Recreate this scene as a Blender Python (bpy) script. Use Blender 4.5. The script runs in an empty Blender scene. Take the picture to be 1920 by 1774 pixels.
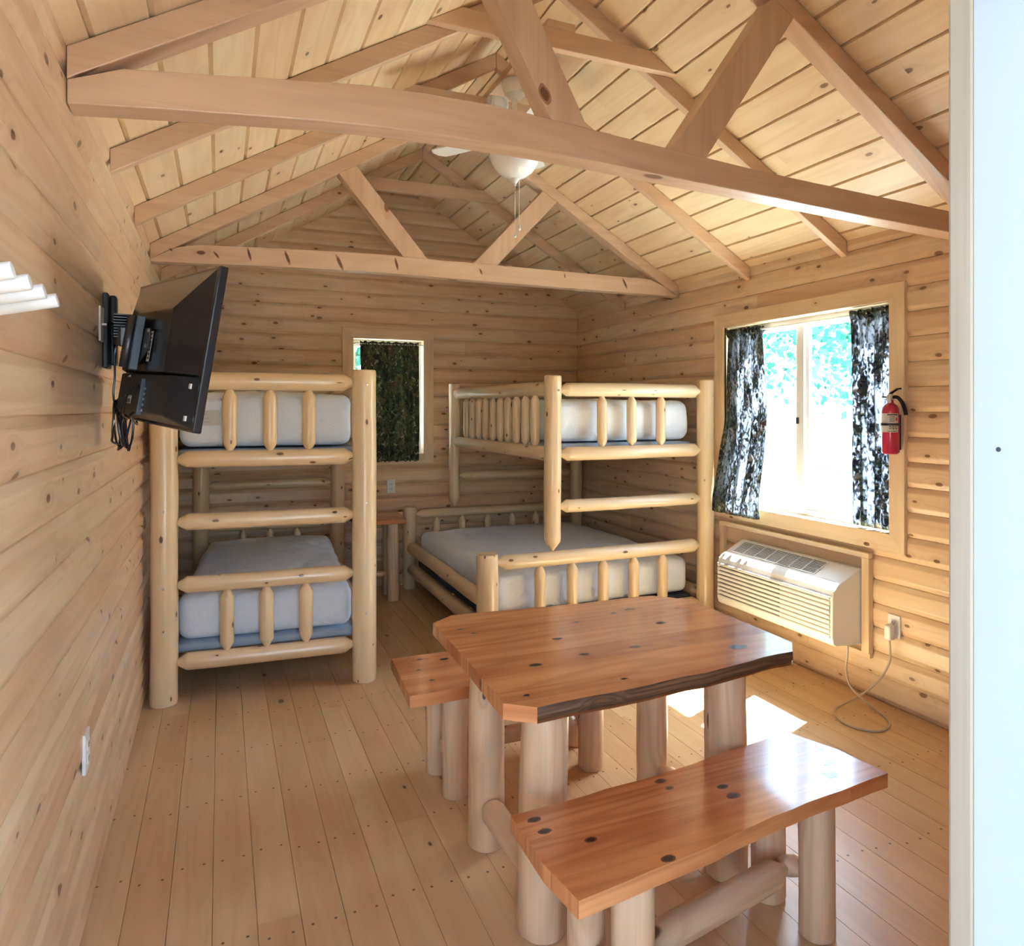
import bpy, math, random
from mathutils import Vector, Matrix, noise
COL = bpy.context.scene.collection
RND = random.Random(11)
PI = math.pi
V = Vector

# ------------------------------------------------------------------ room measures (metres)
W = 3.589            # room width, left wall X=0, right wall X=W
D = 6.19             # back wall
YF = 0.537           # inner face of the front wall (doorway the photographer stands in)
HW = 2.492           # wall height where the roof boards start
HR = 3.557           # ridge height
SL = (HR - HW) / (W / 2)
CAM = V((0.367, 0.0, 1.55))

MATX = {}            # object name -> world matrix used to build its children


# ================================================================== mesh builder
class MB:
    def __init__(s):
        s.v = []; s.f = []; s.uv = []; s.tn = []; s.mi = []; s.sm = []

    def quad(s, pts, uvs, tone=(.5, .5), mi=0, smooth=False):
        b = len(s.v)
        s.v += [V(p) for p in pts]
        s.f.append(tuple(range(b, b + len(pts))))
        s.uv.append([tuple(u) for u in uvs])
        s.tn.append([tone] * len(pts) if not isinstance(tone, list) else tone)
        s.mi.append(mi); s.sm.append(smooth)

    def prism(s, poly, depth, frame, tone=None, mi=0):
        """poly: 2D outline (a,b) -> frame(a,b,c); extruded along c from depth[0] to depth[1]; grain along a"""
        t = RND.random() if tone is None else tone
        ou, ov = RND.uniform(0, 40), RND.uniform(0, 40)
        c0, c1 = depth
        n = len(poly)
        P0 = [frame(a, b, c0) for a, b in poly]
        P1 = [frame(a, b, c1) for a, b in poly]
        s.quad(P0, [(ou + a, ov + b) for a, b in poly], (t, .5), mi)
        s.quad(P1[::-1], [(ou + a, ov + b + 3) for a, b in poly][::-1], (t, .5), mi)
        for i in range(n):
            j = (i + 1) % n
            (a0, b0), (a1, b1) = poly[i], poly[j]
            w = abs(c1 - c0)
            if abs(a1 - a0) >= abs(b1 - b0):
                u = [(ou + a1, ov + 7 + b1 * .3), (ou + a0, ov + 7 + b0 * .3), (ou + a0, ov + 7 + w + b0 * .3), (ou + a1, ov + 7 + w + b1 * .3)]
            else:      # end grain
                u = [(ou + 9 + b1 * .05, ov + b1), (ou + 9 + b0 * .05, ov + b0), (ou + 9 + w * .3, ov + b0), (ou + 9 + w * .3, ov + b1)]
            s.quad([P0[j], P0[i], P1[i], P1[j]], u, (t, .5), mi)

    def box(s, lo, hi, axis=None, tone=None, mi=0):
        lo = list(lo); hi = list(hi)
        d = [hi[i] - lo[i] for i in range(3)]
        ax = d.index(max(d)) if axis is None else axis
        o = [(1, 2), (2, 0), (0, 1)][ax]
        def fr(a, b, c):
            p = [0, 0, 0]; p[ax] = a; p[o[0]] = b; p[o[1]] = c
            return p
        s.prism([(lo[ax], lo[o[0]]), (hi[ax], lo[o[0]]), (hi[ax], hi[o[0]]), (lo[ax], hi[o[0]])], (lo[o[1]], hi[o[1]]), fr, tone, mi)

    def beam(s, a, b, w, h, up=(0, 0, 1), tone=None, mi=0):
        a = V(a); b = V(b); d = (b - a); L = d.length; d.normalize()
        side = d.cross(V(up)).normalized(); u = side.cross(d).normalized()
        s.prism([(0, -h / 2), (L, -h / 2), (L, h / 2), (0, h / 2)], (-w / 2, w / 2), lambda x, y, z: a + d * x + u * y + side * z, tone, mi)

    def log(s, a, b, r, ea='tenon', eb='tenon', seg=18, wob=.035, tone=None, mi=0, taper=0.0, sag=.0):
        a = V(a); b = V(b); d = (b - a); L = d.length; d.normalize()
        ref = V((0, 0, 1)) if abs(d.z) < .8 else V((0, 1, 0))
        x = d.cross(ref).normalized(); y = d.cross(x).normalized()
        t = RND.random() if tone is None else tone
        ou, ov = RND.uniform(0, 40), RND.uniform(0, 40)
        ph = RND.uniform(0, 99)
        st = []
        def endst(kind):
            if kind == 'tenon': return [(0, .36), (.28 * r, .40), (1.2 * r, .95), (1.36 * r, 1.0)]
            if kind == 'point': return [(0, .05), (.1 * r, .18), (1.1 * r, .92), (1.5 * r, 1.0)]
            if kind == 'round': return [(0, .35), (.12 * r, .7), (.35 * r, .92), (.75 * r, 1.0)]
            return [(0, .90), (.05 * r, .965), (.16 * r, 1.0)]           # flat sawn end
        A = endst(ea); Bn = endst(eb)
        st += A
        n = max(3, int(L / .09))
        l0 = A[-1][0]; l1 = L - Bn[-1][0]
        for i in range(1, n):
            st.append((l0 + (l1 - l0) * i / n, 1.0))
        st += [(L - q, k) for q, k in reversed(Bn)]
        rings = []
        base = len(s.v)
        for q, k in st:
            tt = q / L
            rr = r * k * (1 - taper * tt)
            nn = noise.noise(V((ph, q * 3.1, 0))) * wob
            cx = noise.noise(V((ph + 7, q * 1.7, 3))) * r * .10; cy = noise.noise(V((ph + 17, q * 1.7, 9))) * r * .10 - sag * 4 * tt * (1 - tt)
            for j in range(seg):
                an = 2 * PI * j / seg
                k2 = 1 + nn + wob * noise.noise(V((math.cos(an) * 1.2 + ph, math.sin(an) * 1.2, q * 2.5)))
                s.v.append(a + d * q + x * (math.cos(an) * rr * k2 + cx) + y * (math.sin(an) * rr * k2 + cy))
            rings.append(q)
        for i in range(len(st) - 1):
            for j in range(seg):
                k = (j + 1) % seg
                s.f.append((base + i * seg + j, base + i * seg + k, base + (i + 1) * seg + k, base + (i + 1) * seg + j))
                v0 = ov + 2 * PI * r * j / seg; v1 = ov + 2 * PI * r * (j + 1) / seg
                s.uv.append([(ou + rings[i], v0), (ou + rings[i], v1), (ou + rings[i + 1], v1), (ou + rings[i + 1], v0)])
                s.tn.append([(t, .5)] * 4); s.mi.append(mi); s.sm.append(True)
        for i, rev in ((0, True), (len(st) - 1, False)):
            idx = [base + i * seg + j for j in range(seg)]
            if rev: idx = idx[::-1]
            s.f.append(tuple(idx)); s.uv.append([(ou + 5 + .03 * math.cos(6.28 * j / seg), ov + .03 * math.sin(6.28 * j / seg)) for j in range(seg)])
            s.tn.append([(t, .5)] * seg); s.mi.append(mi); s.sm.append(False)

    def tube(s, pts, r, seg=10, mi=0, closed=False, cap=True):
        pts = [V(p) for p in pts]; n = len(pts); base = len(s.v); X = None; L = 0
        for i, p in enumerate(pts):
            if closed: d = pts[(i + 1) % n] - pts[i - 1]
            else: d = (pts[min(i + 1, n - 1)] - pts[max(i - 1, 0)])
            d.normalize()
            if X is None: X = d.orthogonal().normalized()
            X = (X - d * X.dot(d)).normalized(); Y = d.cross(X)
            rr = r[i] if isinstance(r, (list, tuple)) else r
            for j in range(seg):
                an = 2 * PI * j / seg
                s.v.append(p + X * math.cos(an) * rr + Y * math.sin(an) * rr)
        m = n if closed else n - 1
        for i in range(m):
            i2 = (i + 1) % n
            for j in range(seg):
                k = (j + 1) % seg
                s.f.append((base + i * seg + j, base + i * seg + k, base + i2 * seg + k, base + i2 * seg + j))
                s.uv.append([(i * .05, j * .01), (i * .05, j * .01 + .01), (i * .05 + .05, j * .01 + .01), (i * .05 + .05, j * .01)])
                s.tn.append([(.5, .5)] * 4); s.mi.append(mi); s.sm.append(True)
        if cap and not closed:
            for i, rev in ((0, True), (n - 1, False)):
                idx = [base + i * seg + j for j in range(seg)]
                if rev: idx = idx[::-1]
                s.f.append(tuple(idx)); s.uv.append([(0, 0)] * seg); s.tn.append([(.5, .5)] * seg); s.mi.append(mi); s.sm.append(False)

    def lathe(s, prof, c, axis=(0, 0, 1), seg=32, mi=0, smooth=True):
        c = V(c); d = V(axis).normalized(); X = d.orthogonal().normalized(); Y = d.cross(X); base = len(s.v)
        for r, h in prof:
            for j in range(seg):
                an = 2 * PI * j / seg
                s.v.append(c + d * h + X * math.cos(an) * r + Y * math.sin(an) * r)
        for i in range(len(prof) - 1):
            for j in range(seg):
                k = (j + 1) % seg
                s.f.append((base + i * seg + j, base + i * seg + k, base + (i + 1) * seg + k, base + (i + 1) * seg + j))
                s.uv.append([(i * .1, j * .1), (i * .1, j * .1 + .1), (i * .1 + .1, j * .1 + .1), (i * .1 + .1, j * .1)])
                s.tn.append([(.5, .5)] * 4); s.mi.append(mi); s.sm.append(smooth)
        for i, rev in ((0, True), (len(prof) - 1, False)):
            if prof[i][0] < 1e-4: continue
            idx = [base + i * seg + j for j in range(seg)]
            if rev: idx = idx[::-1]
            s.f.append(tuple(idx)); s.uv.append([(0, 0)] * seg); s.tn.append([(.5, .5)] * seg); s.mi.append(mi); s.sm.append(False)

    def grid(s, fn, nu, nv, mi=0, smooth=True, uvs=1.0):
        base = len(s.v)
        for i in range(nu + 1):
            for j in range(nv + 1):
                s.v.append(V(fn(i / nu, j / nv)))
        for i in range(nu):
            for j in range(nv):
                q = base + i * (nv + 1) + j
                s.f.append((q, q + 1, q + nv + 2, q + nv + 1))
                s.uv.append([(i / nu * uvs, j / nv * uvs), (i / nu * uvs, (j + 1) / nv * uvs), ((i + 1) / nu * uvs, (j + 1) / nv * uvs), ((i + 1) / nu * uvs, j / nv * uvs)])
                s.tn.append([(.5, .5)] * 4); s.mi.append(mi); s.sm.append(smooth)

    def rbox(s, lo, hi, r, n=(16, 16, 6), amp=0.0, freq=4.0, seed=0, puff=0.0, mi=0, fit=True):
        """box with rounded edges and soft cloth undulation"""
        lo = V(lo); hi = V(hi); c = (lo + hi) / 2; h = (hi - lo) / 2
        faces = [(0, 1, 2, 1), (0, 1, 2, -1), (1, 2, 0, 1), (1, 2, 0, -1), (0, 2, 1, 1), (0, 2, 1, -1)]
        def pos(p):
            q = V([max(-(h[k] - r), min(h[k] - r, p[k])) for k in range(3)])
            d = p - q
            if d.length > 1e-9: d.normalize()
            out = q + d * r
            if puff:
                e = (1 - (p.x / h.x) ** 2) * (1 - (p.y / h.y) ** 2)
                out.z += puff * e * (1 if p.z > 0 else 0) * (p.z / h.z)
            w = c + out
            if amp:
                f = w * freq + V((seed, seed * 2.3, 0))
                k = noise.noise(f) + .5 * noise.noise(f * 2.3)
                rg = abs(noise.noise(V((w.x * freq * .6 + seed, w.y * freq * 2.2, w.z * freq * .5)))) 
                w = w + d * amp * (k - rg * .9) * min(1.0, max(.15, (p.z + h.z) / .06))
            return w
        for a, b, k, sg in faces:
            na, nb = n[a], n[b]; base = len(s.v)
            for i in range(na + 1):
                for j in range(nb + 1):
                    p = V((0, 0, 0))
                    p[a] = h[a] * math.copysign(1 - (1 - abs(2 * i / na - 1)) ** 1.35, 2 * i / na - 1); p[b] = h[b] * math.copysign(1 - (1 - abs(2 * j / nb - 1)) ** 1.35, 2 * j / nb - 1); p[k] = h[k] * sg
                    s.v.append(pos(p))
            for i in range(na):
                for j in range(nb):
                    q = base + i * (nb + 1) + j
                    f = (q, q + nb + 1, q + nb + 2, q + 1)
                    if (sg > 0) != (((a + 1) % 3) == b): f = f[::-1]
                    s.f.append(f); s.uv.append([(0, 0), (1, 0), (1, 1), (0, 1)]); s.tn.append([(.5, .5)] * 4); s.mi.append(mi); s.sm.append(True)

    def ell(s, c, rad, rot=None, seg=16, rings=10, mi=0):
        c = V(c); base = len(s.v)
        R3 = rot or Matrix.Identity(3)
        for i in range(rings + 1):
            ph = PI * i / rings
            for j in range(seg):
                an = 2 * PI * j / seg
                s.v.append(c + R3 @ V((rad[0] * math.sin(ph) * math.cos(an), rad[1] * math.sin(ph) * math.sin(an), rad[2] * math.cos(ph))))
        for i in range(rings):
            for j in range(seg):
                k = (j + 1) % seg
                s.f.append((base + i * seg + j, base + (i + 1) * seg + j, base + (i + 1) * seg + k, base + i * seg + k))
                s.uv.append([(0, 0)] * 4); s.tn.append([(.5, .5)] * 4); s.mi.append(mi); s.sm.append(True)

    def build(s, name, mats, parent=None, local=False, bevel=0.0, weld=False):
        me = bpy.data.meshes.new(name)
        vs = s.v
        if parent is not None:
            if not local:
                Mi = MATX[parent.name].inverted(); vs = [Mi @ p for p in vs]
            M = MATX[parent.name]
        else:
            xs = [p.x for p in vs]; ys = [p.y for p in vs]; zs = [p.z for p in vs]
            o = V(((min(xs) + max(xs)) / 2, (min(ys) + max(ys)) / 2, min(zs)))
            vs = [p - o for p in vs]; M = Matrix.Translation(o)
        me.from_pydata([tuple(p) for p in vs], [], s.f)
        uv = me.uv_layers.new(name='UVMap'); tn = me.uv_layers.new(name='Tone')
        flat = [c for f in s.uv for u in f for c in u]; flt = [c for f in s.tn for u in f for c in u]
        uv.data.foreach_set('uv', flat); tn.data.foreach_set('uv', flt)
        me.polygons.foreach_set('use_smooth', s.sm); me.polygons.foreach_set('material_index', s.mi)
        if not isinstance(mats, (list, tuple)): mats = [mats]
        for m in mats: me.materials.append(m)
        me.update()
        if any(s.sm) and not bevel and not weld:
            me.set_sharp_from_angle(angle=math.radians(28)); me.polygons.foreach_set('use_smooth', s.sm)
        o = bpy.data.objects.new(name, me); COL.objects.link(o)
        if parent is not None: o.parent = parent
        else: o.matrix_world = M
        MATX[o.name] = M
        if bevel:
            if True:
                wm = o.modifiers.new('weld', 'WELD'); wm.merge_threshold = .0004
            bm = o.modifiers.new('bevel', 'BEVEL'); bm.width = bevel; bm.segments = 2; bm.limit_method = 'ANGLE'; bm.angle_limit = math.radians(35)
        elif weld:
            wm = o.modifiers.new('weld', 'WELD'); wm.merge_threshold = .0004
        return o


def thing(name, label, cat, loc=(0, 0, 0), rotz=0.0, group=None):
    o = bpy.data.objects.new(name, None); COL.objects.link(o)
    o.empty_display_size = .1
    o.location = loc; o.rotation_euler = (0, 0, rotz)
    MATX[o.name] = Matrix.Translation(V(loc)) @ Matrix.Rotation(rotz, 4, 'Z')
    o['label'] = label; o['category'] = cat
    if group: o['group'] = group
    return o


def tag(o, label, cat, group=None):
    o['label'] = label; o['category'] = cat
    if group: o['group'] = group
    return o


def struct(o):
    o['kind'] = 'structure'; return o


# ================================================================== materials
def newmat(name):
    m = bpy.data.materials.new(name); m.use_nodes = True
    nt = m.node_tree; b = nt.nodes['Principled BSDF']
    return m, nt, b


def N(nt, t, **k):
    n = nt.nodes.new(t)
    for a, v in k.items(): setattr(n, a, v)
    return n


def math_(nt, op, a, b=None, c=None, clamp=False):
    n = N(nt, 'ShaderNodeMath', operation=op); n.use_clamp = clamp
    for i, x in enumerate((a, b, c)):
        if x is None: continue
        if isinstance(x, (int, float)): n.inputs[i].default_value = x
        else: nt.links.new(x, n.inputs[i])
    return n.outputs[0]


def mix_(nt, f, a, b, mode='MIX'):
    n = N(nt, 'ShaderNodeMix', data_type='RGBA', blend_type=mode)
    for sk, x in ((n.inputs[0], f), (n.inputs[6], a), (n.inputs[7], b)):
        if isinstance(x, (int, float)): sk.default_value = x
        elif isinstance(x, tuple): sk.default_value = x if len(x) == 4 else (*x, 1)
        else: nt.links.new(x, sk)
    return n.outputs[2]


def sstep(nt, x, lo, hi):
    n = N(nt, 'ShaderNodeMapRange', interpolation_type='SMOOTHSTEP')
    nt.links.new(x, n.inputs[0]); n.inputs[1].default_value = lo; n.inputs[2].default_value = hi
    return n.outputs[0]


def comb(nt, x, y, z=0.0):
    n = N(nt, 'ShaderNodeCombineXYZ')
    for i, q in enumerate((x, y, z)):
        if isinstance(q, (int, float)): n.inputs[i].default_value = q
        else: nt.links.new(q, n.inputs[i])
    return n.outputs[0]


def wood(name, light, mid, dark, knot=(.16, .07, .03), kd=.35, kr=.055, kscale=5.0, rough=.35, spec=.5, ring=.5, freq=14.0, tonev=.25,
         tonecol=(.95, .80, .70), coat=0.0, nails=False, bump=.12, streak=.35):
    m, nt, b = newmat(name); L = nt.links
    uv = N(nt, 'ShaderNodeUVMap', uv_map='UVMap').outputs[0]
    tn = N(nt, 'ShaderNodeUVMap', uv_map='Tone').outputs[0]
    s = N(nt, 'ShaderNodeSeparateXYZ'); L.new(uv, s.inputs[0]); u, v = s.outputs[0], s.outputs[1]
    st = N(nt, 'ShaderNodeSeparateXYZ'); L.new(tn, st.inputs[0]); tone = st.outputs[0]; vf = st.outputs[1]
    # knots
    kv = comb(nt, math_(nt, 'MULTIPLY', u, kscale * .62), math_(nt, 'MULTIPLY', v, kscale * 1.25))
    vo = N(nt, 'ShaderNodeTexVoronoi', voronoi_dimensions='2D', feature='F1'); L.new(kv, vo.inputs['Vector']); vo.inputs['Scale'].default_value = 1.0
    sc = N(nt, 'ShaderNodeSeparateColor'); L.new(vo.outputs['Color'], sc.inputs[0])
    on = math_(nt, 'LESS_THAN', sc.outputs[0], kd)
    rad = math_(nt, 'MULTIPLY_ADD', sc.outputs[1], kr, kr * .45)
    dist = vo.outputs['Distance']
    nd = math_(nt, 'DIVIDE', dist, rad)
    core = math_(nt, 'MULTIPLY', sstep(nt, nd, 1.15, .7), on)
    halo = math_(nt, 'MULTIPLY', sstep(nt, nd, 4.0, .8), on)
    # figure
    fv = comb(nt, math_(nt, 'MULTIPLY', u, .55), math_(nt, 'MULTIPLY', v, 5.5), math_(nt, 'MULTIPLY', tone, 9.0))
    nz = N(nt, 'ShaderNodeTexNoise'); L.new(fv, nz.inputs['Vector']); nz.inputs['Scale'].default_value = 1.0; nz.inputs['Detail'].default_value = 2.0; nz.inputs['Distortion'].default_value = .25
    fig = math_(nt, 'ADD', nz.outputs['Fac'], math_(nt, 'MULTIPLY', math_(nt, 'MULTIPLY', sstep(nt, nd, 5.0, 0.0), on), .16))
    ph = math_(nt, 'MULTIPLY', fig, freq * 6.283)
    rg = math_(nt, 'MULTIPLY_ADD', math_(nt, 'SINE', ph), .5, .5)
    rg = math_(nt, 'POWER', rg, 2.2)
    # fine streaks
    sv = comb(nt, math_(nt, 'MULTIPLY', u, 3.0), math_(nt, 'MULTIPLY', v, 130.0), tone)
    n2 = N(nt, 'ShaderNodeTexNoise'); L.new(sv, n2.inputs['Vector']); n2.inputs['Scale'].default_value = 1.0; n2.inputs['Detail'].default_value = 3.0
    # blotches
    bv = comb(nt, math_(nt, 'MULTIPLY', u, 1.6), math_(nt, 'MULTIPLY', v, 9.0), 4.0)
    n3 = N(nt, 'ShaderNodeTexNoise'); L.new(bv, n3.inputs['Vector']); n3.inputs['Scale'].default_value = 1.0; n3.inputs['Detail'].default_value = 2.0
    col = mix_(nt, sstep(nt, n3.outputs['Fac'], .35, .7), light, mid)
    col = mix_(nt, math_(nt, 'MULTIPLY', rg, ring), col, dark)
    col = mix_(nt, math_(nt, 'MULTIPLY', sstep(nt, n2.outputs['Fac'], .45, .75), streak), col, dark)
    tc = mix_(nt, tone, (1, 1, 1), tonecol)
    col = mix_(nt, tonev, col, mix_(nt, 1.0, col, tc, 'MULTIPLY')) if tonev < 1 else mix_(nt, 1.0, col, tc, 'MULTIPLY')
    col = mix_(nt, math_(nt, 'MULTIPLY', halo, .35), col, dark)
    col = mix_(nt, math_(nt, 'MULTIPLY', core, .9), col, knot)
    if nails:
        geo = N(nt, 'ShaderNodeNewGeometry'); sp = N(nt, 'ShaderNodeSeparateXYZ'); L.new(geo.outputs['Position'], sp.inputs[0])
        yy = math_(nt, 'ADD', sp.outputs[1], math_(nt, 'MULTIPLY', tone, .05))
        my = math_(nt, 'SUBTRACT', math_(nt, 'FLOORED_MODULO', yy, .41), .2)
        vv = math_(nt, 'MULTIPLY', math_(nt, 'SUBTRACT', math_(nt, 'ABSOLUTE', math_(nt, 'SUBTRACT', vf, .5)), .27), .125)
        dd = math_(nt, 'SQRT', math_(nt, 'ADD', math_(nt, 'MULTIPLY', my, my), math_(nt, 'MULTIPLY', vv, vv)))
        col = mix_(nt, math_(nt, 'MULTIPLY', sstep(nt, dd, .0058, .0036), .85), col, (.07, .03, .015))
    L.new(col, b.inputs['Base Color'])
    rr = math_(nt, 'MULTIPLY_ADD', n2.outputs['Fac'], .12, rough - .06)
    L.new(rr, b.inputs['Roughness']); b.inputs['Specular IOR Level'].default_value = spec
    b.inputs['Coat Weight'].default_value = coat; b.inputs['Coat Roughness'].default_value = .12
    bp = N(nt, 'ShaderNodeBump'); bp.inputs['Strength'].default_value = bump; bp.inputs['Distance'].default_value = .004
    L.new(math_(nt, 'ADD', math_(nt, 'MULTIPLY', rg, -.35), math_(nt, 'MULTIPLY', n3.outputs['Fac'], 1.2)), bp.inputs['Height']); L.new(bp.outputs[0], b.inputs['Normal'])
    return m


def plain(name, col, rough=.5, metal=0.0, spec=.5, var=0.0, coat=0.0, scale=30.0, bump=0.0, trans=0.0):
    m, nt, b = newmat(name)
    b.inputs['Roughness'].default_value = rough; b.inputs['Metallic'].default_value = metal; b.inputs['Specular IOR Level'].default_value = spec
    b.inputs['Coat Weight'].default_value = coat
    tc = N(nt, 'ShaderNodeTexCoord'); nz = N(nt, 'ShaderNodeTexNoise'); nt.links.new(tc.outputs['Object'], nz.inputs['Vector']); nz.inputs['Scale'].default_value = scale; nz.inputs['Detail'].default_value = 3
    c2 = tuple(x * (1 - var) for x in col)
    nt.links.new(mix_(nt, nz.outputs['Fac'], col, c2), b.inputs['Base Color'])
    if bump:
        bp = N(nt, 'ShaderNodeBump'); bp.inputs['Strength'].default_value = bump; bp.inputs['Distance'].default_value = .003
        nt.links.new(nz.outputs['Fac'], bp.inputs['Height']); nt.links.new(bp.outputs[0], b.inputs['Normal'])
    return m


M_wall = wood('pine_siding', (.79, .61, .41), (.73, .53, .34), (.58, .38, .22), knot=(.20, .085, .035), kd=.5, kr=.075, kscale=7.0, rough=.34, ring=.30, freq=9, tonev=.9, tonecol=(.93, .80, .74), bump=.10, streak=.18)
M_ceil = wood('ceiling_boards', (.86, .71, .48), (.80, .63, .40), (.66, .47, .27), knot=(.22, .10, .04), kd=.36, kr=.07, kscale=6.0, rough=.36, ring=.26, freq=8, tonev=.9, tonecol=(.97, .86, .80), bump=.10, streak=.15)
M_floor = wood('floor_boards', (.70, .49, .28), (.65, .43, .235), (.52, .32, .16), knot=(.13, .055, .025), kd=.16, kr=.045, kscale=3.6, rough=.33, ring=.22, freq=9, tonev=.9, tonecol=(.90, .82, .76), nails=True, bump=.06, streak=.15, spec=.5)
M_beam = wood('fir_timber', (.73, .54, .375), (.66, .46, .305), (.49, .305, .185), knot=(.20, .07, .03), kd=.22, kr=.07, kscale=3.2, rough=.42, ring=.24, freq=7, tonev=.8, tonecol=(.92, .80, .73), bump=.10, streak=.2)
M_log = wood('peeled_log', (.84, .67, .43), (.79, .60, .36), (.64, .43, .23), knot=(.13, .055, .03), kd=.42, kr=.072, kscale=7.5, rough=.34, ring=.16, freq=4, tonev=.8, tonecol=(.96, .88, .82), bump=.10, streak=.14, coat=.4)
M_leg = wood('furniture_log', (.78, .58, .39), (.70, .49, .31), (.46, .27, .14), knot=(.09, .035, .02), kd=.42, kr=.10, kscale=5.0, rough=.38, ring=.34, freq=7, tonev=.8, tonecol=(.96, .84, .78), bump=.10, streak=.2, coat=.1)
M_top = wood('cedar_top', (.68, .29, .115), (.56, .20, .075), (.38, .115, .045), knot=(.07, .02, .015), kd=.22, kr=.06, kscale=4.5, rough=.24, ring=.42, freq=9, tonev=.85, tonecol=(1.28, 1.45, 1.5), bump=.05, streak=.3, coat=.45)
M_bark = wood('live_edge_bark', (.20, .11, .06), (.12, .06, .035), (.05, .025, .015), kd=.2, rough=.6, ring=.6, freq=14, bump=.8, streak=.6)
M_white = plain('white_plastic', (.80, .79, .76), .35, var=.03)
M_cream = plain('cream_plastic', (.80, .78, .74), .4, var=.03)
M_vinyl = plain('white_vinyl', (.82, .83, .84), .3, var=.02)
M_black = plain('black_plastic', (.011, .013, .020), .22, var=.2, spec=.6)
M_black2 = plain('matt_black_plastic', (.014, .017, .026), .38, var=.2, spec=.5)
M_gunmetal = plain('dark_metal', (.06, .065, .075), .35, metal=.7, var=.1)
M_steel = plain('steel', (.6, .6, .6), .3, metal=1.0, var=.05)
M_dark = plain('dark_slot', (.02, .02, .022), .7)
M_red = plain('red_enamel', (.52, .022, .075), .28, var=.03, coat=.4)
M_label = plain('paper_label', (.62, .60, .58), .6, var=.05)
M_ink = plain('ink', (.04, .04, .05), .7)
M_inkred = plain('red_ink', (.5, .04, .03), .7)
M_cordw = plain('beige_cable', (.52, .42, .33), .45, var=.05)
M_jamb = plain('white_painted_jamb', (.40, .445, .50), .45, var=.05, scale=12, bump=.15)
M_strip = wood('jamb_edge_wood', (.36, .30, .24), (.32, .26, .20), (.25, .19, .14), kd=0.0, rough=.5, ring=.2, freq=6)
M_peg = plain('white_painted_peg', (.70, .69, .67), .4, var=.05)
M_opal = plain('opal_glass', (.86, .87, .88), .25, var=.01, coat=.3)


def m_sheet():
    m, nt, b = newmat('fitted_sheet')
    tc = N(nt, 'ShaderNodeTexCoord'); nz = N(nt, 'ShaderNodeTexNoise'); nt.links.new(tc.outputs['Object'], nz.inputs['Vector']); nz.inputs['Scale'].default_value = 3.2; nz.inputs['Detail'].default_value = 5; nz.inputs['Distortion'].default_value = 1.2
    n2 = N(nt, 'ShaderNodeTexNoise'); nt.links.new(tc.outputs['Object'], n2.inputs['Vector']); n2.inputs['Scale'].default_value = 130
    nt.links.new(mix_(nt, n2.outputs['Fac'], (.84, .89, .97), (.76, .82, .91)), b.inputs['Base Color'])
    b.inputs['Roughness'].default_value = .85; b.inputs['Sheen Weight'].default_value = .2
    bp = N(nt, 'ShaderNodeBump'); bp.inputs['Strength'].default_value = .6; bp.inputs['Distance'].default_value = .045
    nt.links.new(nz.outputs['Fac'], bp.inputs['Height']); nt.links.new(bp.outputs[0], b.inputs['Normal'])
    return m
M_sheet = m_sheet()
M_found = plain('blue_foundation_fabric', (.42, .50, .60), .9, var=.1)


def m_curtain(name, seed, fac=.42, tcol=(.60, .62, .68)):
    """woodland camouflage print on thin cloth"""
    m, nt, b = newmat(name); L = nt.links
    tc = N(nt, 'ShaderNodeUVMap', uv_map='UVMap')
    mp = N(nt, 'ShaderNodeMapping'); L.new(tc.outputs[0], mp.inputs[0]); mp.inputs['Location'].default_value = (seed, seed * 1.7, 0)
    n1 = N(nt, 'ShaderNodeTexNoise'); L.new(mp.outputs[0], n1.inputs['Vector']); n1.inputs['Scale'].default_value = 8; n1.inputs['Detail'].default_value = 4; n1.inputs['Distortion'].default_value = 1.3
    n2 = N(nt, 'ShaderNodeTexNoise'); L.new(mp.outputs[0], n2.inputs['Vector']); n2.inputs['Scale'].default_value = 26; n2.inputs['Detail'].default_value = 5; n2.inputs['Distortion'].default_value = 2.2
    n3 = N(nt, 'ShaderNodeTexNoise'); L.new(mp.outputs[0], n3.inputs['Vector']); n3.inputs['Scale'].default_value = 24; n3.inputs['Detail'].default_value = 3; n3.inputs['Distortion'].default_value = 1.0
    c = mix_(nt, sstep(nt, n1.outputs['Fac'], .44, .50), (.030, .036, .026), (.10, .125, .055))
    c = mix_(nt, sstep(nt, n1.outputs['Fac'], .56, .60), c, (.15, .09, .05))
    c = mix_(nt, sstep(nt, n2.outputs['Fac'], .56, .61), c, (.012, .012, .014))
    c = mix_(nt, sstep(nt, n3.outputs['Fac'], .60, .66), c, (.46, .42, .30))
    L.new(c, b.inputs['Base Color']); b.inputs['Roughness'].default_value = .85
    tr = N(nt, 'ShaderNodeBsdfTranslucent')
    mv = N(nt, 'ShaderNodeMapping'); L.new(tc.outputs[0], mv.inputs[0]); mv.inputs['Scale'].default_value = (1.0, .38, 1.0)
    n4 = N(nt, 'ShaderNodeTexNoise'); L.new(mv.outputs[0], n4.inputs['Vector']); n4.inputs['Scale'].default_value = 85; n4.inputs['Detail'].default_value = 4; n4.inputs['Distortion'].default_value = .8
    n5 = N(nt, 'ShaderNodeTexNoise'); L.new(mv.outputs[0], n5.inputs['Vector']); n5.inputs['Scale'].default_value = 9; n5.inputs['Detail'].default_value = 2
    mk = sstep(nt, math_(nt, 'ADD', n4.outputs['Fac'], math_(nt, 'MULTIPLY_ADD', n5.outputs['Fac'], .9, -.45)), .40, .66)
    L.new(mix_(nt, mk, (.03, .035, .05), tcol), tr.inputs['Color'])
    ms = N(nt, 'ShaderNodeMixShader'); ms.inputs[0].default_value = fac
    out = nt.nodes['Material Output']
    L.new(b.outputs[0], ms.inputs[1]); L.new(tr.outputs[0], ms.inputs[2]); L.new(ms.outputs[0], out.inputs['Surface'])
    return m
M_curt = m_curtain('camouflage_curtain', 3.0)
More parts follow.
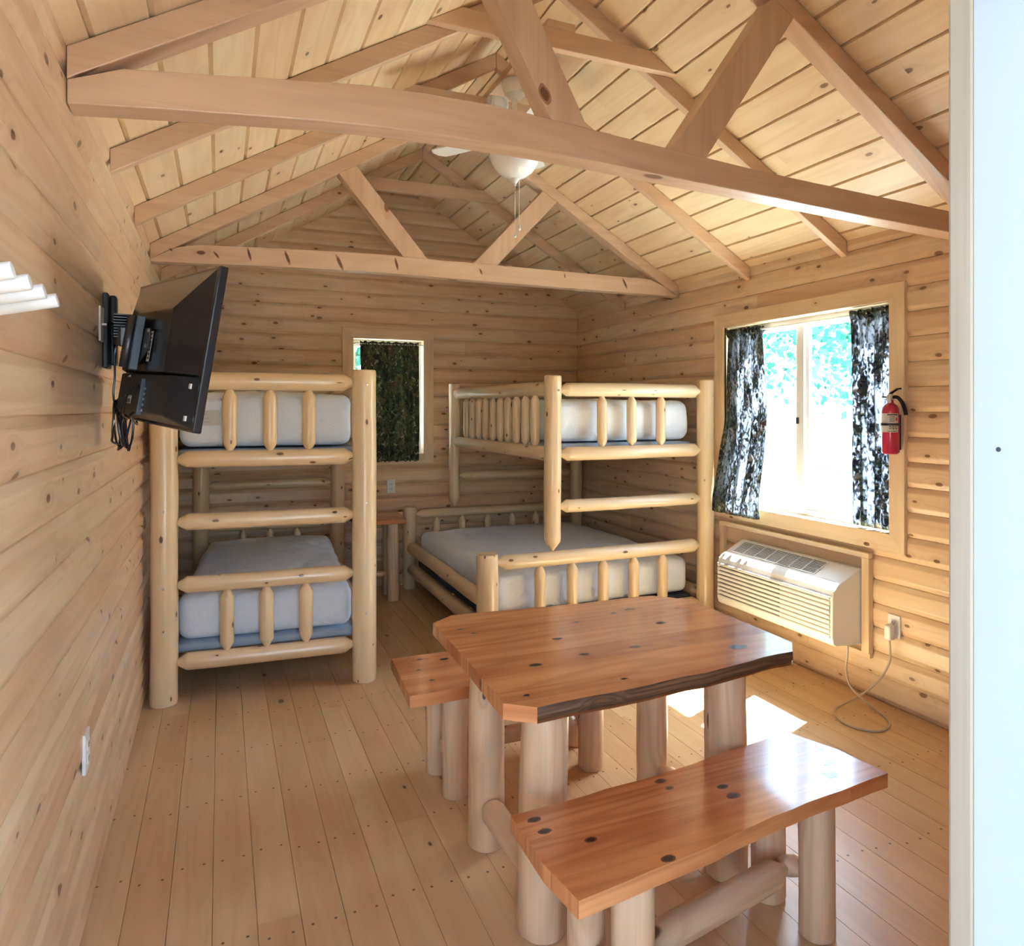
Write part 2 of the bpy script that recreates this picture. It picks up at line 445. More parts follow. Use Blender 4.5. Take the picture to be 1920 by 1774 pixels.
M_curt2 = m_curtain('camouflage_curtain_back', 9.0, .16, (.20, .34, .22))


def m_glass():
    m, nt, b = newmat('window_glass'); L = nt.links
    out = nt.nodes['Material Output']
    t = N(nt, 'ShaderNodeBsdfTransparent'); t.inputs[0].default_value = (.90, .97, .96, 1)
    g = N(nt, 'ShaderNodeBsdfGlossy'); g.inputs['Roughness'].default_value = .02
    lw = N(nt, 'ShaderNodeLayerWeight'); lw.inputs[0].default_value = .5
    fr = math_(nt, 'MULTIPLY_ADD', math_(nt, 'POWER', lw.outputs['Facing'], 4.0), .5, .04)
    ms = N(nt, 'ShaderNodeMixShader'); L.new(fr, ms.inputs[0]); L.new(t.outputs[0], ms.inputs[1]); L.new(g.outputs[0], ms.inputs[2]); L.new(ms.outputs[0], out.inputs['Surface'])
    return m
M_glass = m_glass()

# ================================================================== room shell
PR = [(0, -.017), (.003, -.012), (.024, -.0015), (.030, 0)]       # half profile of one siding course (height, depth)
CH = .128


def course(h, ch):
    return PR + [(ch - a, b) for a, b in reversed(PR)][1:] if ch > .115 else PR


def wall(name, mapf, length, heights, openings, ymin=0.0):
    """mapf(s, z, d) -> world point; s along wall, d = depth into the room. Courses of log siding with openings."""
    mb = MB()
    z = 0.0; r = random.Random(hash(name) % 1000 if False else len(name) * 7 + 3)
    k = 0
    while z < heights[0] - 1e-6:
        prof = [(a, b) for a, b in (PR + [(CH - a, b) for a, b in reversed(PR)])]
        # board joints along the wall
        cuts = [ymin]; s = ymin + r.uniform(.6, 3.2)
        while s < length - .5:
            cuts.append(s); s += r.uniform(1.8, 3.4)
        cuts.append(length)
        extra = sorted({o[i] for o in openings for i in (0, 1)})
        for ci in range(len(cuts) - 1):
            t = r.random(); ou, ov = r.uniform(0, 60), r.uniform(0, 60)
            pts = [cuts[ci]] + [e for e in extra if cuts[ci] + 1e-4 < e < cuts[ci + 1] - 1e-4] + [cuts[ci + 1]]
            for pi in range(len(pts) - 1):
                s0, s1 = pts[pi], pts[pi + 1]
                zz = [(z + a, b) for a, b in prof]
                for o in openings:
                    if s0 >= o[0] - 1e-4 and s1 <= o[1] + 1e-4:
                        new = []
                        for q in range(len(zz) - 1):
                            new.append(zz[q])
                            for e in (o[2], o[3]):
                                if zz[q][0] < e < zz[q + 1][0]:
                                    f = (e - zz[q][0]) / (zz[q + 1][0] - zz[q][0]); new.append((e, zz[q][1] * (1 - f) + zz[q + 1][1] * f))
                        new.append(zz[-1]); zz = new
                for q in range(len(zz) - 1):
                    (z0, d0), (z1, d1) = zz[q], zz[q + 1]
                    if z1 - z0 < 1e-6: continue
                    zm = (z0 + z1) / 2
                    if any(s0 >= o[0] - 1e-4 and s1 <= o[1] + 1e-4 and o[2] < zm < o[3] for o in openings): continue
                    if z1 > heights[0]: 
                        if z0 >= heights[0]: continue
                        z1 = heights[0]
                    a0, a1, b0, b1 = s0, s1, s0, s1
                    if heights[1]:
                        (a0, a1), (b0, b1) = heights[1](z0, s0, s1), heights[1](z1, s0, s1)
                        if a1 - a0 < 1e-3 and b1 - b0 < 1e-3: continue
                        if a1 < a0: a0 = a1 = (a0 + a1) / 2
                        if b1 < b0: b0 = b1 = (b0 + b1) / 2
                    mb.quad([mapf(a0, z0, d0), mapf(a1, z0, d0), mapf(b1, z1, d1), mapf(b0, z1, d1)],
                            [(ou + a0, ov + z0 - z), (ou + a1, ov + z0 - z), (ou + b1, ov + z1 - z), (ou + b0, ov + z1 - z)], (t, (zm - z) / CH))
        z += CH; k += 1
    return mb


WINR = (2.655, 3.985, .90, 2.115)     # opening of the right window: Y0,Y1,Z0,Z1
WINB = (1.42, 2.035, 1.157, 2.16)     # opening of the back window: X0,X1,Z0,Z1
ACO = (2.86, 3.70, .32, .62)


def gable(z, s0, s1):
    if z <= HW: return s0, s1
    off = (z - .02 - HW) / SL
    return max(s0, off), min(s1, W - off)


mb = wall('left', lambda s, z, d: (d, s, z), D + .02, (HW + .01, None), [], YF - .02)
struct(mb.build('wall_left', M_wall))
mb = wall('right', lambda s, z, d: (W - d, s, z), D + .02, (HW + .01, None), [WINR], YF - .02)
struct(mb.build('wall_right', M_wall))
mb = wall('back', lambda s, z, d: (s, D - d, z), W + .02, (HR + .02, gable), [WINB], -.02)
struct(mb.build('wall_back', M_wall))
DOOR = (.19, 1.117, 0.0, 2.12)
WINF = (1.75, 3.05, .92, 2.10)
mb = wall('front', lambda s, z, d: (s, YF + d, z), W + .02, (HR + .02, gable), [DOOR], -.02)
struct(mb.build('wall_front', M_wall))

# floor: boards laid along the room
mb = MB(); x = -.03; bw = .125; r = random.Random(5)
while x < W + .03:
    y = YF - .9 - r.uniform(0, 2); t = 0
    while y < D + .05:
        L_ = r.uniform(1.6, 3.6); y1 = min(y + L_, D + .05); t = r.random(); ou, ov = r.uniform(0, 50), r.uniform(0, 50)
        g = .0012; x1 = x + bw
        def Q(xa, xb, za, zb, ya=y, yb=y1):
            mb.quad([(xa, ya, za), (xb, ya, zb), (xb, yb, zb), (xa, yb, za)],
                    [(ou + ya, ov + xa - x), (ou + ya, ov + xb - x), (ou + yb, ov + xb - x), (ou + yb, ov + xa - x)],
                    [(t, (xa - x) / bw), (t, (xb - x) / bw), (t, (xb - x) / bw), (t, (xa - x) / bw)])
        y0_ = y + .001; y1_ = y1 - .001
        Q(x, x + g, -.004, 0, y, y1); Q(x + g, x1 - g, 0, 0, y0_, y1_); Q(x1 - g, x1, 0, -.004, y, y1)
        Q(x + g, x1 - g, -.004, -.004, y1_, y1)
        Q(x + g, x1 - g, -.004, -.004, y, y0_)
        y = y1
    x += bw
mb.box((-.1, YF - .08, -.03), (W + .1, D + .1, -.0045), 1)
struct(mb.build('floor', M_floor))

# roof boards on both slopes (grain runs the length of the room)
nrm = math.hypot(1, SL); slope_len = (W / 2) * nrm
for side in (0, 1):
    mb = MB(); r = random.Random(21 + side)
    s = -.10; bw = .163
    while s < slope_len:
        e = min(s + bw, slope_len)
        y = YF - .3 - r.uniform(0, 2)
        while y < D + .03:
            y1 = min(y + r.uniform(2.0, 4.0), D + .03)
            t = r.random(); ou, ov = r.uniform(0, 50), r.uniform(0, 50)
            prof = [(s, .016), (s + .003, .011), (s + .013, 0), (e - .004, 0), (e - .0025, .009), (e, .016)]
            for q in range(5):
                (a0, d0), (a1, d1) = prof[q], prof[q + 1]
                def P(a, d, yy):
                    xx = a / nrm; zz = HW + SL * xx
                    xx -= d * SL / nrm; zz += d / nrm
                    return (xx if side == 0 else W - xx, yy, zz)
                mb.quad([P(a0, d0, y), P(a0, d0, y1), P(a1, d1, y1), P(a1, d1, y)],
                        [(ou + y, ov + a0 - s), (ou + y1, ov + a0 - s), (ou + y1, ov + a1 - s), (ou + y, ov + a1 - s)], (t, .5))
            y = y1
        s = e
    struct(mb.build('ceiling', M_ceil))
# outer roof skin that keeps daylight out; front overhang added to shade the door
mb = MB()
for side in (0, 1):
    f = lambda x, y, z: (x if side == 0 else W - x, y, z)
    mb.quad([f(-.30, YF - 2.1, HW - .30 * SL + .06), f(-.30, D + .5, HW - .30 * SL + .06), f(W / 2, D + .5, HR + .06), f(W / 2, YF - 2.1, HR + .06)], [(0, 0), (5, 0), (5, 2), (0, 2)], (.5, .5))
struct(mb.build('trim_9', plain('roof_underlay', (.12, .11, .10), .8)))

# ------------------------------------------------------------------ trims and windows
def frame_boards(mb, mapf, o, w, th, proud):
    """mitred casing round an opening o=(s0,s1,z0,z1)"""
    s0, s1, z0, z1 = o
    O = [(s0 - w, z0 - w), (s1 + w, z0 - w), (s1 + w, z1 + w), (s0 - w, z1 + w)]
    I = [(s0, z0), (s1, z0), (s1, z1), (s0, z1)]
    for i in range(4):
        j = (i + 1) % 4
        poly = [O[i], O[j], I[j], I[i]]
        if i % 2 == 0:
            mb.prism([(p[0], p[1]) for p in poly], (proud, proud - th), lambda a, b, c: mapf(a, b, c))
        else:
            mb.prism([(p[1], p[0]) for p in poly], (proud, proud - th), lambda a, b, c: mapf(b, a, c))


def reveal(mb, mapf, o, d0, d1, th=.02):
    s0, s1, z0, z1 = o
    for a, b, c, d in ((s0 - th, s1 + th, z0 - th, z0), (s0 - th, s1 + th, z1, z1 + th), (s0 - th, s0, z0, z1), (s1, s1 + th, z0, z1)):
        P = [(a, c), (b, c), (b, d), (a, d)]
        if b - a > d - c: mb.prism(P, (d0, d1), lambda x, y, w: mapf(x, y, w))
        else: mb.prism([(q[1], q[0]) for q in P], (d0, d1), lambda x, y, w: mapf(y, x, w))


fR = lambda s, z, d: (W - d, s, z)
fB = lambda s, z, d: (s, D - d, z)
fF = lambda s, z, d: (s, YF + d, z)
M_trim = wood('pine_trim', (.80, .63, .43), (.74, .56, .36), (.60, .41, .24), knot=(.22, .09, .04), kd=.28, kr=.05, kscale=4.2, rough=.36, ring=.25, freq=7, tonev=.6, tonecol=(.98, .88, .80))
for nm, f, o, w in (('trim_1', fR, WINR, .092), ('trim_2', fB, WINB, .095)):
    mb = MB(); frame_boards(mb, f, o, w, .034, .018); struct(mb.build(nm, M_trim, bevel=.003))
    mb = MB(); reveal(mb, f, o, -.0005, -.135); struct(mb.build(nm.replace('trim_', 'trim_1'), M_trim))


def vinyl_window(name, f, o, mull=None, slide=False):
    root = thing(name, '', ''); del root['label']; del root['category']; root['kind'] = 'structure'
    s0, s1, z0, z1 = o; mb = MB(); w = .035
    def bar(a, b, c, d, d0=-.085, d1=-.13):
        mb.prism([(a, c), (b, c), (b, d), (a, d)], (d0, d1), lambda x, y, q: f(x, y, q))
    bar(s0, s1, z0, z0 + w); bar(s0, s1, z1 - w, z1); bar(s0, s0 + w, z0 + w, z1 - w); bar(s1 - w, s1, z0 + w, z1 - w)
    bar(s0, s1, z1 - w - .02, z1 - w, -.07, -.085)
    if mull: bar(mull - .026, mull + .026, z0 + w, z1 - w, -.075, -.12)
    mb.build('window_frame', M_vinyl, root, bevel=.002)
    if slide:
        mb = MB(); w2 = .026
        for a, b in ((s0 + w, mull - .026), (mull + .026, s1 - w)):
            zz0, zz1 = z0 + w, z1 - w
            for q in ((a, b, zz0, zz0 + w2), (a, b, zz1 - w2, zz1), (a, a + w2, zz0 + w2, zz1 - w2), (b - w2, b, zz0 + w2, zz1 - w2)):
                mb.prism([(q[0], q[2]), (q[1], q[2]), (q[1], q[3]), (q[0], q[3])], (-.092, -.115), lambda x, y, d: f(x, y, d))
        mb.build('window_sash', M_vinyl, root, bevel=.002)
        mb = MB(); mb.prism([(mull + .012, 1.46), (mull + .022, 1.46), (mull + .022, 1.50), (mull + .012, 1.50)], (-.060, -.076), lambda x, y, d: f(x, y, d))
        mb.build('window_latch', M_black, root)
    mb = MB(); mb.quad([f(s0 + .02, z0 + .02, -.105), f(s1 - .02, z0 + .02, -.105), f(s1 - .02, z1 - .02, -.105), f(s0 + .02, z1 - .02, -.105)], [(0, 0), (1, 0), (1, 1), (0, 1)])
    mb.build('window_pane', M_glass, root)
    return root
vinyl_window('window_1', fR, WINR, 3.36, True)
vinyl_window('window_2', fB, WINB)

# door frame seen at the right edge of the photograph
mb = MB()
mb.box((1.117, .30, 0), (1.165, .515, 2.16), 2)
mb.box((DOOR[0] - .05, .30, 0), (DOOR[0], .515, 2.16), 2)
mb.box((DOOR[0], .30, 2.12), (1.117, .515, 2.16), 0)
mb.lathe([(.0001, 0), (.0022, .0002), (.0028, .0012), (.0001, .0013)], (1.1169, .488, 1.508), (-1, 0, 0), 10, 1)
struct(mb.build('door_1', [M_jamb, M_ink], bevel=.002))
mb = MB()
mb.box((1.117, .515, 0), (1.155, .5455, 2.13), 2)
mb.box((DOOR[0] - .04, .515, 0), (DOOR[0], .5455, 2.13), 2)
mb.box((DOOR[0], .515, 2.12), (1.117, .5455, 2.16), 0)
struct(mb.build('trim_4', M_strip, bevel=.004))

# added unseen porch deck; roof overhang above dims the doorway
mb = MB()
for k in range(14): mb.box((-.4, YF - .14 - .14 * (k + 1), -.06), (W + .4, YF - .145 - .14 * k, -.02), 0)
struct(mb.build('trim_6', plain('added_porch_deck', (.22, .19, .16), .7, var=.2)))

M_knot = plain('dark_knot', (.045, .014, .010), .35, var=.5, scale=120, coat=.4)
M_knot2 = plain('knot_ring', (.20, .060, .028), .35, var=.3, scale=80, coat=.4)
M_spike = plain('spike_knot', (.20, .085, .045), .45, var=.4, scale=60)
M_spike2 = plain('spike_knot_edge', (.42, .22, .12), .45, var=.3, scale=60)
def knot(mb, c, u, v, ru, rv, mi, seed=0):
    '''a knot showing in the face of a board: dark heart inside a redder ring'''
    c = V(c); u = V(u); v = V(v); n = u.cross(v).normalized()
    for k, (q, m_) in enumerate(((1.0, mi + 1), (.68, mi))):
        pts = []
        for i in range(16):
            a = 2 * PI * i / 16; w = q * (1 + .16 * noise.noise(V((math.cos(a) * 1.5 + seed * 3.7, math.sin(a) * 1.5, k * .3))))
            pts.append(c + n * (.0004 + .0003 * k) + u * math.cos(a) * ru * w + v * math.sin(a) * rv * w)
        mb.quad(pts, [(0, 0)] * 16, (.5, .5), m_)

# ================================================================== roof timbers
def zl(x): return HW + SL * min(x, W - x)         # underside of the roof boards

def rafter_mb(y0, y1, side, h):
    """rafter against the roof boards, side 0 left / 1 right, vertical depth h"""
    mb = MB()
    f = (lambda a, b, c: (a, c, b)) if side == 0 else (lambda a, b, c: (W - a, c, b))
    poly = [(.001, HW - .002), (.001, HW - h), (W / 2 - .001, HR - h), (W / 2 - .001, HR - .002)]
    mb.prism(poly, (y0, y1), f)
    return mb

def collar(y0, y1, z0, z1, gap=.0):
    def xe(z): return (z - HW) / SL + gap
    mb = MB(); mb.prism([(xe(z0) - .0, z0), (W - xe(z0) + .0, z0), (W - xe(z1), z1), (xe(z1), z1)], (y0, y1), lambda a, b, c: (a, c, b))
    return mb

def lerp_(pts, x):
    for (a, b), (c, d) in zip(pts, pts[1:]):
        if x <= c: return b + (d - b) * (x - a) / (c - a)
    return pts[-1][1]


def truss(name, label, Y, lop, upp, rh, th=.09, web=(1.40, 1.10, 2.02, 2.45)):
    t = thing(name, label, 'roof truss', (W / 2, Y + th / 2, lop[0][1]))
    for s in (0, 1): rafter_mb(Y, Y + th, s, rh).build('rafter', M_beam, t, bevel=.004)
    # lower chord, slightly crowned, ends cut under the rafters
    n = 28; lo = []; up = []
    for i in range(n + 1):
        x = .002 + (W - .004) * i / n
        sm_ = lambda P: (lerp_(P, x - .09) + lerp_(P, x) * 2 + lerp_(P, x + .09)) / 4 if .1 < x < W - .1 else lerp_(P, x)
        lo.append((x, sm_(lop))); up.append((x, min(sm_(upp), zl(x) - rh - .0015)))
    mb = MB(); tn_ = RND.random(); ou, ov = RND.uniform(0, 40), RND.uniform(0, 40)
    F = lambda a, b, c: (a, c, b)
    for i in range(n):
        (xa, la), (xb, lb) = lo[i], lo[i + 1]; ua, ub = up[i][1], up[i + 1][1]
        for yy, rev in ((Y, 0), (Y + th, 1)):
            P = [(xa, yy, la), (xb, yy, lb), (xb, yy, ub), (xa, yy, ua)]; U = [(ou + xa, ov + la + rev), (ou + xb, ov + lb + rev), (ou + xb, ov + ub + rev), (ou + xa, ov + ua + rev)]
            mb.quad(P if not rev else P[::-1], U if not rev else U[::-1], (tn_, .5))
        for zA, zB, rev in ((la, lb, 1), (ua, ub, 0)):
            P = [(xa, Y, zA), (xb, Y, zB), (xb, Y + th, zB), (xa, Y + th, zA)]; U = [(ou + xa, ov + 5), (ou + xb, ov + 5), (ou + xb, ov + 5 + th), (ou + xa, ov + 5 + th)]
            mb.quad(P if not rev else P[::-1], U if not rev else U[::-1], (tn_, .5))
    for i in (0, n):
        P = [(lo[i][0], Y, lo[i][1]), (lo[i][0], Y + th, lo[i][1]), (up[i][0], Y + th, up[i][1]), (up[i][0], Y, up[i][1])]
        mb.quad(P if i == n else P[::-1], [(0, 0), (.1, 0), (.1, .1), (0, .1)], (tn_, .5))
    M_sp = [M_beam, M_spike, M_spike2]
    if Y > 3:      # spike knots along the face of the far tie beam
        for i, (x0, z0_, x1, z1_, w_) in enumerate([(.33, 2.473, .362, 2.432, .007), (.515, 2.508, .535, 2.436, .008), (.725, 2.512, .757, 2.428, .010), (1.03, 2.512, 1.073, 2.418, .012), (1.40, 2.525, 1.42, 2.445, .009), (1.975, 2.50, 1.995, 2.46, .007), (2.613, 2.515, 2.620, 2.480, .005), (3.09, 2.515, 3.13, 2.440, .010), (.10, 2.470, .115, 2.455, .006)]):
            d_ = V((x1 - x0, 0, z1_ - z0_)); L_ = d_.length / 2; d_.normalize(); n_ = V((0, -1, 0))
            knot(mb, ((x0 + x1) / 2, Y - .0002, (z0_ + z1_) / 2), d_, n_.cross(d_), L_, w_, 1, i)
    mb.build('tie_beam', M_sp, t, bevel=.004)
    # two webs leaning outwards from near the middle of the chord to the rafters
    bl, tl, br, tr = web; w = .062
    for xb_, xt in ((bl, tl), (br, tr)):
        zb = lerp_(up, xb_) - .001; zt = zl(xt) - rh
        sg = 1 if xt < xb_ else -1
        dx = xt - xb_; dz = zt - zb; L = math.hypot(dx, dz); ww = w * L / abs(dz)
        k = -SL if xt > W / 2 else SL
        # top edge follows the rafter underside
        def on_raf(x0):
            m_ = dx / dz
            # solve x = x0 + m*(z-zb), z = zl(x) - rh
            if x0 < W / 2 and xt < W / 2: zz = (HW + SL * (x0 - m_ * zb) - rh) / (1 - SL * m_)
            else: zz = (HW + SL * (W - x0 + m_ * zb) - rh) / (1 + SL * m_)
            return (x0 + m_ * (zz - zb), zz - .001)
        A, B = (xb_ - ww, zb), (xb_ + ww, zb)
        At, Bt = on_raf(A[0]), on_raf(B[0])
        def qb(x): return lerp_(up, x) - .001
        A = (A[0], qb(A[0])); B = (B[0], qb(B[0]))
        mb = MB(); mb.prism([(A[1], A[0]), (B[1], B[0]), (Bt[1], Bt[0]), (At[1], At[0])], (Y + .001, Y + th - .001), lambda a, b, c: (b, c, a))
        if Y < 3 and xt < xb_:
            d_ = V((-.5, 0, 1)).normalized(); knot(mb, (1.362, Y + .0008, 2.60), d_, V((0, -1, 0)).cross(d_), .036, .020, 1, 4)
        mb.build('web_strut', M_sp, t, bevel=.003)
    return t

Y1, SP = 2.146, .79
truss('roof_truss', 'heavy timber roof truss with crowned tie beam crossing in front of the ceiling fan', Y1,
      [(0, 2.34), (.22, 2.362), (.49, 2.384), (.71, 2.402), (.92, 2.409), (1.29, 2.409), (1.48, 2.405), (1.9, 2.386), (2.29, 2.372), (2.76, 2.352), (3.6, 2.323)],
      [(0, 2.44), (.49, 2.495), (.64, 2.513), (.79, 2.529), (1.04, 2.535), (1.24, 2.533), (1.54, 2.511), (1.87, 2.49), (2.29, 2.464), (2.76, 2.446), (3.36, 2.426), (3.6, 2.42)], .088, .09, (1.455, 1.148, 1.945, 2.386))
truss('roof_truss', 'timber roof truss halfway down the room, tie beam ending on the wall above the television', Y1 + 3 * SP,
      [(0, 2.388), (.62, 2.409), (1.26, 2.424), (2.2, 2.416), (3.6, 2.408)], [(0, 2.493), (.62, 2.520), (1.26, 2.538), (2.2, 2.532), (3.6, 2.522)], .090, .085, (1.535, 1.10, 2.02, 2.50))
for k, lab in ((1, 'pair of thin rafters with collar tie just behind the nearest roof truss'), (2, 'pair of thin rafters with the collar tie that carries the added white disc'), (4, 'pair of thin rafters with a pale collar tie just beyond the far roof truss')):
    Y = Y1 + SP * k
    t = thing('rafter_pair', lab, 'rafters', (W / 2, Y + .02, 3.185), group=None)
    for s in (0, 1): rafter_mb(Y, Y + .04, s, .088).build('rafter', M_beam, t, bevel=.003)
    collar(Y - .0405, Y - .0005, 3.185, 3.275).build('collar_tie', M_beam, t, bevel=.003)

# ================================================================== ceiling fan
FX, FY = 1.794, 3.455
mb = MB(); mb.box((FX - .07, Y1 + SP - .04, 3.2755), (FX + .07, Y1 + 2 * SP + .04, 3.313), 1)
tag(mb.build('mounting_board', M_beam, bevel=.003), 'short wooden board laid over two collar ties, holding the ceiling fan', 'board')
t = thing('ceiling_fan', 'white ceiling fan with frosted bowl light and two pull chains', 'ceiling fan', (FX, FY, 2.74))
mb = MB(); mb.lathe([(.066, 3.275), (.068, 3.262), (.066, 3.235), (.055, 3.205), (.035, 3.188), (.018, 3.184)], (FX, FY, 0)); mb.build('canopy', M_white, t)
mb = MB(); mb.lathe([(.013, 3.19), (.013, 3.05)], (FX, FY, 0), seg=16); mb.build('downrod', M_white, t)
mb = MB(); mb.lathe([(.02, 3.085), (.045, 3.075), (.10, 3.06), (.115, 3.03), (.115, 2.985), (.10, 2.965), (.075, 2.955), (.07, 2.925), (.13, 2.918), (.135, 2.905)], (FX, FY, 0)); mb.build('motor_housing', M_white, t)
for i in range(5):
    a = math.radians(126.5 + 72 * i); d = V((math.cos(a), math.sin(a), 0)); n = V((-math.sin(a), math.cos(a), 0))
    mb = MB(); pit = -.04
    def bl(u, v, top, d=d, n=n):
        rr = .17 + .35 * u; wd = (.052 + .016 * math.sin(u * PI * .6)) * (1 if u < .93 else math.sqrt(max(0.0, 1 - ((u - .93) / .075) ** 2)))
        s_ = (v * 2 - 1) * wd
        return V((FX, FY, 2.992 + (.0035 if top else -.0035) + s_ * pit)) + d * rr + n * s_
    for top in (0, 1):
        pts = [(u / 16) for u in range(17)]
        loop = [bl(u, 0, top) for u in pts] + [bl(u, 1, top) for u in reversed(pts)]
        mb.quad(loop if top else loop[::-1], [(0, 0)] * len(loop))
    lo = [bl(u, 0, 0) for u in pts] + [bl(u, 1, 0) for u in reversed(pts)]; hi = [bl(u, 0, 1) for u in pts] + [bl(u, 1, 1) for u in reversed(pts)]
    for q in range(len(lo)):
        w_ = (q + 1) % len(lo); mb.quad([lo[q], lo[w_], hi[w_], hi[q]], [(0, 0)] * 4)
    b = mb.build('fan_blade', M_white, t)
    mb = MB(); c0 = V((FX, FY, 2.985)); mb.beam(c0 + d * .09, c0 + d * .20, .035, .006); mb.build('blade_bracket', M_white, t)
mb = MB(); mb.lathe([(.134, 2.905), (.137, 2.895), (.132, 2.87), (.118, 2.835), (.092, 2.80), (.058, 2.775), (.03, 2.765), (.02, 2.762)], (FX, FY, 0), seg=40); mb.build('bowl_shade', M_opal, t)
mb = MB(); mb.lathe([(.022, 2.766), (.024, 2.760), (.016, 2.748), (.008, 2.738), (.007, 2.728), (.0005, 2.724)], (FX, FY, 0), seg=20); mb.build('finial', M_white, t)
for dx, z0 in ((.000, 2.46), (.024, 2.50)):
    mb = MB(); zt = 2.726 if dx == 0 else 2.765
    k = 0; z = zt
    while z > z0 + .03:
        mb.ell((FX + dx, FY - .004, z), (.003, .003, .0036), seg=6, rings=4); z -= .0075
    mb.tube([(FX + dx, FY - .004, zt), (FX + dx, FY - .004, z0 + .02)], .0016, 5)
    ch = mb.build('pull_chain', M_cream, t)
    mb = MB(); mb.lathe([(.0005, z0 + .032), (.004, z0 + .026), (.008, z0 + .008), (.009, z0), (.006, z0 - .006), (.0005, z0 - .008)], (FX + dx, FY - .004, 0), seg=14); mb.build('chain_knob', M_white, ch)
YA = Y1 + 2 * SP - .0407  # made-up disc standing in for a stitched double of the fan housing
mb = MB(); mb.lathe([(.066, 0), (.066, .018), (.060, .022), (.060, .030), (.052, .036), (.020, .040), (.0005, .040)], (1.778, YA, 3.240), (0, -1, 0), 32)
for rr in (.03, .04, .05):
    mb.lathe([(rr - .002, .036), (rr - .002, .0405), (rr + .002, .0405), (rr + .002, .036)], (1.778, YA, 3.240), (0, -1, 0), 28)
tag(mb.build('added_white_disc', M_white), 'small round white ribbed disc added beside the fan canopy', 'ribbed disc')

# ================================================================== left bunk bed
def lz(t, name, a, b, r, ea='tenon', eb='tenon', mat=None, **k):
    mb = MB(); mb.log(a, b, r, ea, eb, **k); return mb.build(name, mat or M_log, t, local=True)

def bolt(t, p, d=(0, -1, 0)):
    mb = MB(); mb.lathe([(.007, 0), (.007, .003), (.004, .005), (.0003, .005)], p, d, 10); return mb.build('bolt', M_steel, t, local=True)

bed = thing('bunk_bed', 'peeled log twin bunk bed against the left wall, under the television', 'bunk bed', (.095, 4.17, 0), -math.radians(4))
BW, BL = 1.035, 1.93
for (x, y) in ((0, 0), (BW, 0), (0, BL), (BW, BL)):
    p = lz(bed, 'post', (x, y, 0), (x, y, 1.775), .068 if y == 0 else .058, 'flat', 'flat', wob=.02, seg=24)
for y in (0, BL):
    for z, nm, rr in ((.212, 'rail', .046), (.619, 'rail', .044), (.951, 'ladder_rail', .045), (1.284, 'rail', .046), (1.700, 'rail', .048)):
        lz(bed, nm, (.052, y, z), (BW - .052, y, z), rr * (1 if y == 0 else .8))
    for z0, z1 in ((.245, .590), (1.315, 1.668)):
        for x in (.305, .51, .715):
            lz(bed, 'spindle', (x + .015 * (z0 > 1), y, z0), (x + .015 * (z0 > 1), y, z1), .037 if y == 0 else .03)
for x in (0, BW):
    for z, rr in ((.26, .045), (1.305, .045), (1.66, .04)):
        lz(bed, 'side_rail', (x, .05, z), (x, BL - .05, z), rr)
    for k in range(8):
        lz(bed, 'spindle', (x, .22 + k * .213, 1.335), (x, .22 + k * .213, 1.635), .026, seg=12)
for x, z in ((0, .40), (0, 1.02), (BW, .40), (BW, 1.69), (BW, 1.02), (0, .62)):
    bolt(bed, (x + .004, -.068, z))
for z in (.236, 1.285):
    for k in range(9):
        mb = MB(); mb.box((.03, .12 + k * .21, z - .012), (BW - .03, .20 + k * .21, z)); mb.build('slat', M_log, bed, local=True)


def mattress(name, label, loc, rz, lo, hi, puff=.02, seed=1, foundation=True, flabel=None, group=None):
    t = thing(name, label, 'mattress', loc, rz)
    lo = V(lo); hi = V(hi)
    mb = MB(); mb.rbox(lo, hi, .065, (40, 50, 12), amp=.014, freq=3.0, seed=seed, puff=puff); mb.build('fitted_sheet', M_sheet, t, local=True, weld=True)
    return t
bl_ = (.095, 4.17, 0); bz_ = -math.radians(4)
def at(loc, dz): return (loc[0], loc[1], dz)
mt = mattress('mattress', 'white sheeted mattress on the lower berth of the left bunk bed', at(bl_, .292), bz_, (.052, .075, 0), (BW - .06, BL - .07, .245), seed=3)
mb = MB(); mb.box((.16, .071, .045), (.30, .0745, .085)); 
mt2 = mattress('mattress', 'white sheeted mattress on the upper berth of the left bunk, behind the television', at(bl_, 1.343), bz_, (.055, .075, 0), (BW - .06, BL - .07, .30), seed=8)
mb = MB(); mb.box((.13, .0665, .12), (.27, .069, .20), mi=0)
for k in range(3): mb.box((.15, .0660, .135 + .02 * k), (.22 - .01 * k, .0668, .141 + .02 * k), mi=1)
mb.build('care_label', [M_label, plain('pale_ink', (.42, .44, .50), .7)], mt2, local=True)
for z, lab in ((.2365, 'thin blue grey bed base under the lower mattress of the left bunk'), (1.2855, 'thin blue grey bed base under the upper mattress of the left bunk')):
    t = thing('bed_base', lab, 'bed base', at(bl_, z), bz_)
    mb = MB(); mb.rbox((.045, .07, 0), (BW - .045, BL - .065, .046), .012, (8, 8, 3)); mb.build('base_cover', M_found, t, local=True, weld=True)

